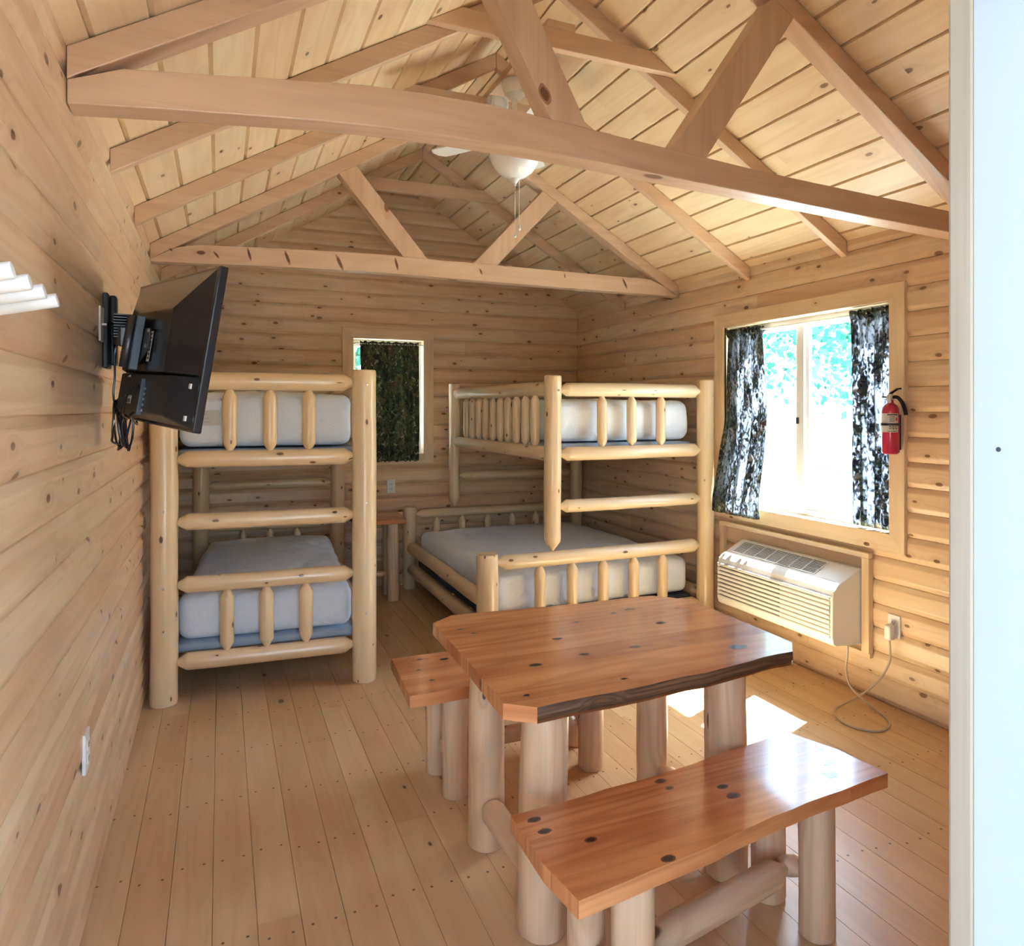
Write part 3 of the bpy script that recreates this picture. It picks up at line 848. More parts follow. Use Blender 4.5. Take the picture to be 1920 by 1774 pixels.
# ================================================================== right bunk bed (twin over full)
rb = thing('bunk_bed', 'peeled log bunk bed in the right corner, twin berth over wider full berth', 'bunk bed', (2.70, 5.06, 0))
def lg(t, name, a, b, r, ea='tenon', eb='tenon', mat=None, **k):
    mb = MB(); mb.log(a, b, r, ea, eb, **k); return mb.build(name, mat or M_log, t)
YFb, YBb = 4.08, 6.05
lg(rb, 'post', (1.868, YFb, 0), (1.868, YFb, .665), .068, 'flat', 'flat', wob=.02, seg=24)
lg(rb, 'post', (3.50, YFb, 0), (3.50, YFb, 1.755), .060, 'flat', 'flat', wob=.02, seg=24)
lg(rb, 'post', (1.879, YBb, 0), (1.879, YBb, .706), .058, 'flat', 'flat', wob=.02)
lg(rb, 'post', (3.50, YBb, 0), (3.50, YBb, 1.76), .058, 'flat', 'flat', wob=.02)
lg(rb, 'post', (2.312, YFb, .648), (2.312, YFb, 1.765), .055, 'point', 'flat', wob=.03, seg=24)
lg(rb, 'post', (2.285, YBb, .690), (2.285, YBb, 1.776), .050, 'point', 'flat', wob=.03, seg=20)
for z in (1.675, 1.264, .930):
    lg(rb, 'ladder_rail' if z < 1 else 'rail', (2.355, YFb, z), (3.455, YFb, z + (.003 if z > 1 else -.003)), .045 if z > 1 else .041)
lg(rb, 'rail', (1.925, YFb, .604), (3.45, YFb, .604), .046)
lg(rb, 'rail', (1.925, YFb, .20), (3.45, YFb, .20), .046)
for x in (2.673, 2.897, 3.129): lg(rb, 'spindle', (x, YFb, 1.298), (x, YFb, 1.645), .034)
for x in (2.227, 2.453, 2.681, 2.913, 3.142): lg(rb, 'spindle', (x, YFb, .232), (x, YFb, .572), .036)
for z, x0_ in ((1.68, 2.33), (1.264, 2.33), (.962, 2.33), (.637, 1.93), (.20, 1.93)):
    lg(rb, 'rail', (x0_, YBb, z), (3.45, YBb, z), .038)
for x in (2.12, 2.36, 2.60, 2.84, 3.08, 3.30): lg(rb, 'spindle', (x, YBb, .23), (x, YBb, .608), .032)
for x in (2.55, 2.80, 3.05, 3.28): lg(rb, 'spindle', (x, YBb, 1.295), (x, YBb, 1.65), .03)
lg(rb, 'side_rail', (2.31, YFb + .045, 1.685), (2.286, YBb - .04, 1.685), .046)
lg(rb, 'side_rail', (2.31, YFb + .045, 1.264), (2.286, YBb - .04, 1.264), .046)
lg(rb, 'side_rail', (3.50, YFb + .05, 1.675), (3.50, YBb - .05, 1.675), .042)
lg(rb, 'side_rail', (3.50, YFb + .05, 1.264), (3.50, YBb - .05, 1.264), .044)
lg(rb, 'side_rail', (1.87, YFb + .055, .365), (1.878, YBb - .05, .365), .050)
lg(rb, 'side_rail', (1.87, YFb + .055, .185), (1.878, YBb - .05, .185), .048)
lg(rb, 'side_rail', (3.50, YFb + .055, .25), (3.50, YBb - .05, .25), .046)
for k in range(10):
    y = YFb + .26 + k * .158
    lg(rb, 'spindle', (2.305, y, 1.296), (2.305, y, 1.652), .030, seg=14)
for x, z in ((1.868, .32), (3.53, .28), (3.53, 1.64), (2.33, 1.67)):
    mb = MB(); mb.lathe([(.007, 0), (.007, .003), (.004, .005), (.0003, .005)], (x, YFb - (.066 if x < 2 else .054), z), (0, -1, 0), 10); mb.build('bolt', M_steel, rb)
for k in range(9):
    for x0_, z_ in ((1.90, .186), (2.34, 1.272)):
        mb = MB(); mb.box((x0_, 4.20 + k * .20, z_), (3.47, 4.27 + k * .20, z_ + .012)); mb.build('slat', M_log, rb)
mattress('mattress', 'white sheeted full width mattress on the lower berth of the right bunk bed', (2.68, 5.08, .254), 0, (-.735, -.92, 0), (.745, .90, .255), seed=21)
mattress('mattress', 'white sheeted mattress on the upper berth of the right bunk, beside the window', (2.90, 5.08, 1.336), 0, (-.535, -.92, 0), (.53, .90, .275), seed=33)
for lo, hi, lab in (((1.935, 4.16, .1985), (3.435, 5.98, .246), 'dark grey bed base under the wide lower mattress of the right bunk'), ((2.365, 4.16, 1.2845), (3.435, 5.98, 1.327), 'grey bed base under the upper mattress of the right bunk')):
    mb = MB(); mb.rbox(lo, hi, .012, (8, 8, 3)); tag(mb.build('bed_base', plain('grey_base_fabric', (.10, .10, .12), .9, var=.1) if lo[0] < 2 else M_found, weld=True), lab, 'bed base')

# ================================================================== nightstand
t = thing('nightstand', 'small log legged wooden nightstand between the two bunk beds', 'nightstand', (1.53, 5.83, 0))
mb = MB(); mb.prism([(1.36, 5.66), (1.755, 5.64), (1.77, 6.02), (1.35, 6.03)], (.625, .668), lambda a, b, c: (a, b, c)); mb.build('tabletop', M_top, t, bevel=.006)
for x, y in ((1.44, 5.74), (1.66, 5.72), (1.45, 5.95), (1.67, 5.94)):
    lg(t, 'leg', (x, y, 0), (x, y, .626), .050, 'flat', 'flat', mat=M_leg)
for y in (5.73, 5.945): lg(t, 'stretcher', (1.50, y, .22), (1.61, y, .22), .026, mat=M_leg)

# ================================================================== dining table
def top_mb(outline, z0, z1, planks_dir_x=True, npl=7, bark=()):
    """solid top from an outline; cut into glued boards along X for the face, edges as sides"""
    mb = MB(); n = len(outline)
    ys = [p[1] for p in outline]; y0, y1 = min(ys), max(ys)
    offs = []
    for k in range(npl): offs.append((y0 + (y1 - y0) * k / npl, y0 + (y1 - y0) * (k + 1) / npl, RND.random(), RND.uniform(0, 40), RND.uniform(0, 40)))
    def clip(poly, ya, yb):
        def cl(poly, yc, keep_above):
            out = []
            for i in range(len(poly)):
                a, b = poly[i], poly[(i + 1) % len(poly)]
                ia = (a[1] >= yc) == keep_above; ib = (b[1] >= yc) == keep_above
                if ia: out.append(a)
                if ia != ib:
                    f = (yc - a[1]) / (b[1] - a[1]); out.append((a[0] + f * (b[0] - a[0]), yc))
            return out
        p = cl(poly, ya, True)
        return cl(p, yb, False) if p else p
    for ya, yb, t_, ou, ov in offs:
        p = clip(outline, ya - (1 if ya == y0 else 0), yb + (1 if yb == y1 else 0))
        if len(p) < 3: continue
        mb.quad([(a, b, z1) for a, b in p], [(ou + a, ov + b) for a, b in p], (t_, .5))
        mb.quad([(a, b, z0) for a, b in reversed(p)], [(ou + a, ov + 9 + b) for a, b in reversed(p)], (t_, .5))
        for i in range(len(p)):
            a, b = p[i], p[(i + 1) % len(p)]
            if abs(a[1] - b[1]) < 1e-9 and (abs(a[1] - ya) < 1e-9 or abs(a[1] - yb) < 1e-9): continue
            isb = any(lo_[0] <= (a[0] + b[0]) / 2 <= lo_[1] and lo_[2] <= (a[1] + b[1]) / 2 <= lo_[3] for lo_ in bark)
            ex = (0.012 if isb else 0)
            L = math.hypot(b[0] - a[0], b[1] - a[1]); along = abs(b[0] - a[0]) > abs(b[1] - a[1])
            if along: uv = [(ou + a[0], ov + 4), (ou + b[0], ov + 4), (ou + b[0], ov + 4 + z1 - z0), (ou + a[0], ov + 4 + z1 - z0)]
            else: uv = [(ou + 4, ov + a[1]), (ou + 4, ov + b[1]), (ou + 4.02, ov + b[1]), (ou + 4.02, ov + a[1])]
            if isb:
                zm = z0 + (z1 - z0) * .45
                nx, ny = 0.0, -1.0
                da = .010 + .008 * noise.noise(V((a[0] * 9, 0, 3))); db = .010 + .008 * noise.noise(V((b[0] * 9, 0, 3)))
                m1 = (a[0], a[1] - da * .2, zm + .012 * noise.noise(V((a[0] * 14, 1, 1)))); m2 = (b[0], b[1] - db * .2, zm + .012 * noise.noise(V((b[0] * 14, 1, 1))))
                l1 = (a[0], a[1] + .006 + da, z0 - .0); l2 = (b[0], b[1] + .006 + db, z0 - .0)
                mb.quad([l1, l2, m2, m1], uv, (t_, .5), 1, True)
                mb.quad([m1, m2, (b[0], b[1], z1), (a[0], a[1], z1)], uv, (t_, .5), 1, True)
            else:
                mb.quad([(a[0], a[1], z0), (b[0], b[1], z0), (b[0], b[1], z1), (a[0], a[1], z1)], uv, (t_, .5))
    return mb

def dense(pts, step=.05, wob=.0, seed=0):
    out = []
    for i in range(len(pts)):
        a, b = pts[i], pts[(i + 1) % len(pts)]
        L = math.hypot(b[0] - a[0], b[1] - a[1]); n = max(1, int(L / step))
        for k in range(n):
            f = k / n; x = a[0] + (b[0] - a[0]) * f; y = a[1] + (b[1] - a[1]) * f
            if wob and k and abs(b[0] - a[0]) > abs(b[1] - a[1]): y += wob * noise.noise(V((x * 5 + seed, y * 2, 0)))
            out.append((x, y))
    return out

T = thing('dining_table', 'reddish plank table with clipped corners, live edge and thick log legs', 'table', (1.61, 2.13, 0))
ol = dense([(1.140, 1.715), (1.316, 1.724), (1.50, 1.729), (1.705, 1.740), (1.898, 1.768), (2.085, 1.785), (2.150, 1.855), (2.158, 2.08), (2.160, 2.440), (2.045, 2.558), (1.578, 2.575), (1.187, 2.612), (1.090, 2.545), (1.082, 2.10), (1.066, 1.775)], .06, .012, 4)
tm = top_mb(ol, .716, .760, npl=7, bark=[(1.16, 2.12, 1.60, 1.82)])
for i, (x, y, r_) in enumerate([(1.265, 2.001, .018), (1.434, 2.2, .015), (1.446, 2.027, .015), (1.635, 2.025, .016), (1.868, 2.214, .018), (1.95, 1.891, .030), (1.158, 2.433, .010), (1.19, 2.37, .009), (1.456, 1.797, .008), (1.145, 1.80, .008), (1.581, 2.344, .011), (1.768, 2.391, .012)]):
    knot(tm, (x, y, .760), (1, 0, 0), (0, 1, 0), r_ * 1.25, r_ * .72, 2, i)
knot(tm, (1.0765, 1.965, .738), (0, -1, 0), (0, 0, 1), .030, .020, 2, 5)
tm.build('tabletop', [M_top, M_bark, M_knot, M_knot2], T, weld=True)
for x, y, r in ((1.240, 2.385, .066), (1.250, 1.925, .074), (1.925, 2.365, .061), (1.930, 1.925, .071)):
    lg(T, 'leg', (x, y, 0), (x + (.01 if x < 1.5 else -.005), y + (.0 if y > 2 else .0),   .7155), r, 'flat', 'flat', mat=M_leg, wob=.05, seg=28, taper=.04)
lg(T, 'crosspiece', (1.235, 2.325, .155), (1.245, 1.99, .155), .043, 'round', 'round', mat=M_leg)
lg(T, 'crosspiece', (1.925, 2.31, .155), (1.93, 1.99, .155), .043, 'tenon', 'tenon', mat=M_leg)

def bench(label, pts, zt, th, legs, lr, cross, seed, npl=4, wob=.01, knots=()):
    xs = [p[0] for p in pts]; ys = [p[1] for p in pts]
    t = thing('bench', label, 'bench', ((min(xs) + max(xs)) / 2, (min(ys) + max(ys)) / 2, 0))
    tm = top_mb(dense(pts, .06, wob, seed), zt - th, zt, npl=npl)
    for i, (x, y, r_) in enumerate(knots): knot(tm, (x, y, zt), (1, .05, 0), (-.05, 1, 0), r_, r_ * .62, 2, i + seed)
    tm.build('seat', [M_top, M_bark, M_knot, M_knot2], t, weld=True)
    for x, y in legs: lg(t, 'leg', (x, y, 0), (x, y, zt - th - .0005), lr, 'flat', 'flat', mat=M_leg, wob=.05, seg=24)
    for a, b, r in cross: lg(t, 'stretcher', a, b, r, mat=M_leg)
    return t
nb = bench('near plank bench with blue marks at its right end, in front of the table',
      [(1.098, 1.398), (1.436, 1.437), (1.731, 1.485), (2.207, 1.527), (2.187, 1.698), (2.129, 1.858), (1.70, 1.800), (1.317, 1.772), (1.084, 1.762), (1.079, 1.545)], .46, .043,
      [(1.285, 1.475), (1.275, 1.690), (1.990, 1.590), (1.975, 1.775)], .052,
      [((1.283, 1.52, .13), (1.277, 1.645, .13), .034), ((1.983, 1.635, .15), (1.977, 1.73, .15), .034), ((1.305, 1.60, .115), (1.955, 1.68, .150), .042)], 3,
      knots=[(1.134, 1.722, .020), (1.138, 1.664, .019), (1.23, 1.585, .018), (1.367, 1.445, .021), (1.555, 1.755, .020), (1.556, 1.713, .014), (1.702, 1.660, .019), (1.699, 1.609, .023)])
for sx, sy, sr, rz_ in ((2.045, 1.585, .022, .3), (2.09, 1.64, .017, 1.0), (2.03, 1.60, .010, 2.0), (2.14, 1.72, .012, .2)):  # small blue patches laid on the right end of the seat
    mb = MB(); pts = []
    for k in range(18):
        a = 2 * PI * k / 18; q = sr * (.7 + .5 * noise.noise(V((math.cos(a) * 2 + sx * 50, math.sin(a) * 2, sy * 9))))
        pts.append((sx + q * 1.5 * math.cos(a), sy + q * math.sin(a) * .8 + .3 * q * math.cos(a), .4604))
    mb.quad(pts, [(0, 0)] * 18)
    mb.build('blue_mark', plain('blue_patch', (.07, .42, .52), .35, var=.5, scale=90, coat=.4), nb)
bench('far plank bench behind the table, near the bunk beds',
      [(1.030, 2.650), (1.60, 2.655), (2.08, 2.64), (2.09, 3.02), (1.60, 3.05), (1.055, 3.085)], .46, .048,
      [(1.238, 2.735), (1.232, 2.945), (1.845, 2.715), (1.885, 2.945)], .055,
      [((1.236, 2.785, .15), (1.233, 2.90, .15), .032), ((1.85, 2.765, .16), (1.88, 2.895, .16), .036), ((1.26, 2.84, .15), (1.85, 2.83, .155), .036)], 9, knots=[(1.266, 2.985, .022), (1.15, 2.77, .014), (1.13, 2.90, .012)])

# ================================================================== air conditioner under the window
t = thing('air_conditioner', 'cream wall air conditioner with louvred front under the large window', 'air conditioner', (3.44, 3.21, .27))
YA0, YA1 = 2.817, 3.765
prof = [(3.588, .275), (3.588, .680), (3.570, .688), (3.550, .686), (3.388, .604), (3.364, .584), (3.353, .552), (3.350, .335), (3.360, .298), (3.380, .286)]
mb = MB(); mb.prism([(a, b) for a, b in prof], (YA0, YA1), lambda a, b, c: (a, c, b)); mb.build('housing', M_cream, t, bevel=.006)
mb = MB()
for k in range(9):
    z = .332 + k * .0255
    mb.prism([(3.349, z), (3.3425, z + .002), (3.3405, z + .009), (3.3425, z + .0165), (3.349, z + .019)], (YA0 + .012, YA1 - .015), lambda a, b, c: (a, c, b))
mb.build('front_louvre', M_cream, t, bevel=.0015)
mb = MB()
for k in range(8):
    z = .351 + k * .0255
    mb.box((3.3475, 3.20, z), (3.3495, YA1 - .03, z + .0062))
mb.build('intake_slot', plain('grey_shadow_gap', (.16, .15, .14), .8), t)
def onslope(f, y, lift=0.0):
    a = V((3.550, y, .686)); b = V((3.388, y, .604)); p = a.lerp(b, f); nn = V((-(.686 - .604), 0, (3.550 - 3.388))).normalized()
    return p + nn * lift
mb = MB(); mb.quad([onslope(.10, 3.02, .0015), onslope(.10, 3.71, .0015), onslope(.72, 3.71, .0015), onslope(.72, 3.02, .0015)], [(0, 0)] * 4); mb.build('air_outlet', plain('deep_blue_slot', (.035, .05, .06), .6), t)
mb = MB()
for k in range(10):
    f = .10 + .62 * k / 9; a, b = onslope(f, 3.015, .003), onslope(f, 3.715, .003); mb.beam(a, b, .0055, .004)
for k in range(8):
    y = 3.02 + .69 * k / 7; mb.beam(onslope(.08, y, .004), onslope(.74, y, .004), .005, .004)
mb.build('outlet_grille', M_white, t)
mb = MB()
mb.quad([onslope(.10, 2.85, .0015), onslope(.10, 2.99, .0015), onslope(.80, 2.99, .0015), onslope(.80, 2.85, .0015)], [(0, 0)] * 4)
mb.build('control_flap', M_white, t)
cord = [(3.44, 2.80, .29), (3.44, 2.80, .24), (3.43, 2.80, .17), (3.42, 2.77, .10), (3.44, 2.72, .05), (3.46, 2.66, .015), (3.44, 2.57, .007), (3.38, 2.49, .007), (3.27, 2.46, .007), (3.20, 2.53, .007), (3.20, 2.63, .007), (3.27, 2.72, .010), (3.37, 2.74, .022), (3.46, 2.72, .06), (3.52, 2.67, .14), (3.545, 2.63, .24), (3.552, 2.630, .30), (3.55, 2.632, .358)]
def smooth(pts, n=8):
    pts = [V(p) for p in pts]; out = []
    for i in range(len(pts) - 1):
        p0, p1, p2, p3 = pts[max(i - 1, 0)], pts[i], pts[i + 1], pts[min(i + 2, len(pts) - 1)]
        for k in range(n):
            u = k / n
            out.append(.5 * ((2 * p1) + (p2 - p0) * u + (2 * p0 - 5 * p1 + 4 * p2 - p3) * u * u + (3 * p1 - p0 - 3 * p2 + p3) * u ** 3))
    out.append(pts[-1]); return out
mb = MB(); mb.tube(smooth(cord), .0055, 8); pc = mb.build('power_cord', M_cordw, t)
mb = MB(); mb.rbox((3.530, 2.612, .358), (3.571, 2.652, .438), .010, (4, 4, 6)); mb.build('plug', M_cream, pc, weld=True)
# wooden casing round the unit
mb = MB()
mb.box((3.555, 2.765, .24), (3.5885, 2.812, .75), 2); mb.box((3.555, 2.765, .7505), (3.5885, 4.00, .778), 1)
mb.box((3.565, 2.765, .215), (3.5885, 4.00, .2395), 1); mb.box((3.56, 3.96, .24), (3.5885, 4.00, .75), 2)
struct(mb.build('trim_5', M_trim, bevel=.002))
mb = MB(); mb.box((3.580, 2.8125, .24), (3.5875, 3.96, .75), 1); 

def outlet(label, c, n, up=(0, 0, 1)):
    n = V(n); up = V(up); s = up.cross(n).normalized(); c = V(c)
    t = thing('wall_outlet', label, 'outlet', c)
    def bx(mb, a0, a1, b0, b1, d0, d1, mi=0):
        mb.prism([(a0, b0), (a1, b0), (a1, b1), (a0, b1)], (d0, d1), lambda a, b, d: c + s * a + up * b + n * d, mi=mi)
    mb = MB(); bx(mb, -.036, .036, -.058, .058, -.004, .006); mb.build('cover_plate', M_white, t, bevel=.002)
    for dz in (-.02, .02):
        mb = MB(); bx(mb, -.016, .016, dz - .014, dz + .014, .006, .0085); f = mb.build('socket', M_white, t, bevel=.003)
        mb = MB(); bx(mb, -.008, -.005, dz - .004, dz + .006, .0084, .009); bx(mb, .005, .008, dz - .004, dz + .006, .0084, .009); bx(mb, -.002, .002, dz - .010, dz - .006, .0084, .009); mb.build('socket_slot', M_dark, f)
    return t
outlet('white wall outlet to the right of the air conditioner, its cord plugged in', (W - .002, 2.632, .425), (-1, 0, 0))
outlet('white wall outlet on the back wall between the bunks', (1.747, D - .002, .873), (0, -1, 0))
outlet('white wall outlet low on the left wall near the floor', (.002, 2.425, .545), (1, 0, 0))

# ================================================================== curtains
def curtain(name, label, mapf, top, bot, ztop, zbot, folds, amp, mat, seed, rodlab=None, nu=120, nv=44, open_=0.0):
    """top=(s0,s1) gathered width, bot=(s0,s1) width at the hem"""
    mb = MB(); nu = folds * 12
    tl_ = zt_len = ztop - zbot
    def fn(u, v):
        s0 = top[0] + (bot[0] - top[0]) * (v ** .8); s1 = top[1] + (bot[1] - top[1]) * (v ** .8)
        w = u + .025 * math.sin(u * 17 + seed) + .015 * noise.noise(V((u * 6, v * 2.5, seed)))
        w = max(0, min(1, w))
        ph = u * folds * 2 * PI + .8 * noise.noise(V((u * 3, v * 1.3, seed + 3))) * (1 + v)
        a = amp * (.55 + .45 * v) * (.75 + .5 * noise.noise(V((u * 4 + seed, v * .7, 5))))
        d = a * math.sin(ph) + .010 * noise.noise(V((u * 9, v * 4, seed)))
        if v < .045: d = amp * .75 * math.sin(u * folds * 4.6 * PI + seed) 
        z = ztop - v * tl_ + .006 * math.sin(ph + 1) * (v > .97)
        if v == 0: z += .006 * math.sin(u * 50 + seed)
        return mapf(s0 + (s1 - s0) * w, z, d)
    mb.grid(fn, nu, nv)
    # printed cloth size for the pattern
    cw = (bot[1] - bot[0]) * 1.7
    mb.uv = [[(u * cw, v * tl_) for u, v in f] for f in mb.uv]
    t = thing(name, label, 'curtain', mapf((top[0] + top[1]) / 2, zbot, 0))
    o = mb.build('cloth', mat, t)
    sm = o.modifiers.new('thick', 'SOLIDIFY'); sm.thickness = .0015
    return t
cR = lambda s, z, d: (W + .045 - d, s, z)
curtain('curtain', 'dark camouflage print curtain at the left side of the large window, by the right bunk', lambda s, z, d: (W + .024 - .105 * max(0.0, min(1.0, (1.5 - z) / .55)) - d, s, z), (3.975, 3.64), (4.025, 3.54), 2.095, .850, 6, .034, M_curt, 1.0)
curtain('curtain', 'dark camouflage print curtain at the right side of the large window, behind the extinguisher', lambda s, z, d: (W + .028 - d, s, z), (2.935, 2.676), (2.905, 2.676), 2.095, .915, 5, .032, M_curt, 5.0)
curtain('curtain', 'dark green camouflage curtain over the small back window', lambda s, z, d: (s, D - .052 - d, z), (1.455, 1.985), (1.475, 1.99), 2.135, 1.095, 9, .020, M_curt2, 8.0)
mb = MB(); mb.tube([(W + .028, 2.656, 2.075), (W + .028, 3.984, 2.075)], .006, 10)
tag(mb.build('curtain_rod', M_white), 'thin white curtain rod across the top of the large window', 'curtain rod')
mb = MB(); mb.tube([(1.42, D - .018, 2.115), (1.43, D - .052, 2.115), (2.02, D - .052, 2.115), (2.03, D - .018, 2.115)], .005, 10)
tag(mb.build('curtain_rod', M_white), 'thin white curtain rod above the small back window', 'curtain rod')

# ================================================================== fire extinguisher
EX, EY = 3.508, 2.592; ez = 1.322
t = thing('fire_extinguisher', 'red fire extinguisher with black hose hung on the window trim', 'fire extinguisher', (EX, EY, ez))
mb = MB(); mb.lathe([(.030, ez), (.038, ez + .004), (.0415, ez + .012), (.0415, ez + .215), (.039, ez + .232), (.031, ez + .248), (.020, ez + .256), (.0145, ez + .262), (.0145, ez + .275)], (EX, EY, 0), seg=36); mb.build('cylinder', M_red, t)
def wrap(mb, z0, z1, a0, a1, r=.0420, mi=0, n=18):
    for i in range(n):
        t0 = a0 + (a1 - a0) * i / n; t1 = a0 + (a1 - a0) * (i + 1) / n
        P = lambda a, z: (EX + r * math.cos(a), EY + r * math.sin(a), z)
        mb.quad([P(t0, z0), P(t1, z0), P(t1, z1), P(t0, z1)], [(0, 0)] * 4, (.5, .5), mi, True)
a_c = math.atan2(-EY, CAM.x - EX)      # side facing the doorway
mb = MB(); wrap(mb, ez + .112, ez + .208, a_c - 1.5, a_c + .95)
wrap(mb, ez + .198, ez + .204, a_c - .35, a_c + .85, .0423, 1)
for k in range(4): wrap(mb, ez + .190 - k * .008, ez + .1925 - k * .008, a_c - .1, a_c + .55 - .1 * (k % 2), .0423, 1)
wrap(mb, ez + .170, ez + .186, a_c + .60, a_c + .80, .0424, 2)
for k in range(3): wrap(mb, ez + .128, ez + .143, a_c + .55 - k * .34, a_c + .78 - k * .34, .0424, 1); wrap(mb, ez + .132, ez + .139, a_c + .61 - k * .34, a_c + .72 - k * .34, .0426, 0)
wrap(mb, ez + .116, ez + .119, a_c - .3, a_c + .8, .0423, 1)
mb.build('instruction_label', [M_label, M_ink, M_inkred], t)
mb = MB(); mb.lathe([(.0425, ez + .146), (.0455, ez + .146), (.0455, ez + .158), (.0425, ez + .158)], (EX, EY, 0), seg=32); mb.box((EX + .042, EY - .012, ez + .02), (EX + .061, EY + .012, ez + .20)); mb.box((EX + .030, EY - .016, ez + .145), (EX + .050, EY - .004, ez + .159)); mb.build('strap_bracket', M_black2, t)
mb = MB(); mb.lathe([(.013, ez + .272), (.015, ez + .280), (.015, ez + .300), (.011, ez + .306)], (EX, EY, 0), seg=20); mb.build('valve_head', M_steel, t)
s_ = V((.0, -1, 0)); 
mb = MB(); mb.lathe([(.012, 0), (.012, .008), (.009, .010), (.0003, .010)], (EX - .014, EY - .005, ez + .288), (-.9, -.5, 0), 20); mb.build('pressure_gauge', M_label, t)
mb = MB()
hp = [V((EX + .0, EY + .008, ez + .302)), V((EX, EY - .018, ez + .318)), V((EX, EY - .042, ez + .330)), V((EX, EY - .062, ez + .332))]
mb.tube(smooth(hp, 5), [.007] * 5 + [.006] * 5 + [.004] * 6, 8)
mb.build('lever_handle', M_black, t)
mb = MB(); mb.tube([(EX, EY + .01, ez + .290), (EX, EY + .048, ez + .292)], .0045, 8); mb.build('carry_handle', M_black, t)
mb = MB(); mb.tube(smooth([(EX + .005, EY - .01, ez + .290), (EX + .008, EY - .035, ez + .288), (EX + .010, EY - .060, ez + .262), (EX + .012, EY - .074, ez + .225), (EX + .012, EY - .080, ez + .200)], 6), [.009] * 12 + [.010] * 13, 10); mb.build('hose', M_black, t)
mb = MB(); mb.prism([(EY - .020, ez + .262), (EY + .004, ez + .258), (EY + .008, ez + .292), (EY - .012, ez + .302)], (EX - .018, EX - .016), lambda a, b, c: (c, a, b)); mb.build('safety_tag', M_label, t)

# ================================================================== television on its wall arm
az, ti = -.351, .143
u_ = V((math.sin(az), math.cos(az), 0)); n0 = V((math.cos(az), -math.sin(az), 0))
up_ = V((0, 0, 1)) * math.cos(ti) + n0 * math.sin(ti); ro = .05
uw = (u_ * math.cos(ro) + up_ * math.sin(ro)).normalized(); upw = (up_ * math.cos(ro) - u_ * math.sin(ro)).normalized(); nn_ = uw.cross(upw).normalized()
if nn_.dot(n0) < 0: nn_ = -nn_
TC = V((.217, 2.427, 1.729))
TW, TH = .755, .455
def tp(a, b, d): return TC + uw * a + upw * b + nn_ * d      # d>0 towards the screen side
tv = thing('television', 'black flat television on a wall arm, back and cables facing the doorway', 'television', TC)
mb = MB(); mb.prism([(-TW / 2, -TH / 2), (TW / 2, -TH / 2), (TW / 2, TH / 2), (-TW / 2, TH / 2)], (-.012, .012), tp); mb.build('bezel', M_black, tv, bevel=.004)
mb = MB(); mb.prism([(-TW / 2 + .012, -TH / 2 + .016), (TW / 2 - .012, -TH / 2 + .016), (TW / 2 - .012, TH / 2 - .012), (-TW / 2 + .012, TH / 2 - .012)], (.0121, .0128), tp); mb.build('screen', plain('screen_glass', (.006, .006, .008), .08, spec=.7), tv)
def hull(mb, O, I, d0, d1):
    n = len(O)
    for i in range(n):
        j = (i + 1) % n
        mb.quad([tp(*O[i], d0), tp(*O[j], d0), tp(*I[j], d1), tp(*I[i], d1)], [(0, 0)] * 4)
    mb.quad([tp(*p, d1) for p in I], [(0, 0)] * n)
zs = -.075
mb = MB()
hull(mb, [(-TW / 2 + .015, zs), (TW / 2 - .015, zs), (TW / 2 - .015, TH / 2 - .008), (-TW / 2 + .015, TH / 2 - .008)], [(-TW / 2 + .16, zs), (TW / 2 - .16, zs), (TW / 2 - .17, TH / 2 - .12), (-TW / 2 + .17, TH / 2 - .12)], -.012, -.062)
mb.build('upper_back_shell', M_black, tv, bevel=.006)
mb = MB()
hull(mb, [(-TW / 2 + .015, -TH / 2 + .01), (TW / 2 - .015, -TH / 2 + .01), (TW / 2 - .015, zs - .004), (-TW / 2 + .015, zs - .004)], [(-TW / 2 + .13, -TH / 2 + .03), (TW / 2 - .13, -TH / 2 + .03), (TW / 2 - .13, zs - .006), (-TW / 2 + .13, zs - .006)], -.012, -.052)
mb.build('lower_back_shell', M_black2, tv, bevel=.005)
def tbox(mb, a0, a1, b0, b1, d0, d1, mi=0): mb.prism([(a0, b0), (a1, b0), (a1, b1), (a0, b1)], (d0, d1), tp, mi=mi)
mb = MB(); tbox(mb, -.03, .035, -.205, -.105, -.0545, -.050); tbox(mb, -.03, -.018, -.205, -.095, -.064, -.053); mb.build('port_panel', M_gunmetal, tv, bevel=.001)
mb = MB()
for k in range(5): mb.lathe([(.004, 0), (.004, .003), (.0003, .003)], tp(-.045, -.125 - k * .016, -.053), -nn_, 10)
mb.build('jack', M_steel, tv)
mb = MB(); tbox(mb, .095, .165, -.175, -.150, -.0528, -.0515)
for k in range(4): tbox(mb, .100 + k * .015, .108 + k * .015, -.172, -.160, -.0535, -.0528, 1)
mb.build('rating_label', [M_label, M_ink], tv)
mb = MB(); tbox(mb, -.075, -.05, -.045, .045, -.0665, -.0658)
for k in range(7): tbox(mb, -.072, -.058, -.038 + k * .012, -.032 + k * .012, -.0672, -.0665, 1)
mb.build('barcode_label', [M_label, M_ink], tv)
for a, b in ((-TW / 2 + .045, -TH / 2 + .035), (-TW / 2 + .045, zs - .03)):
    mb = MB(); tbox(mb, a - .007, a + .007, b - .007, b + .007, -.0245, -.018); mb.build('screw_cover', M_label, tv)
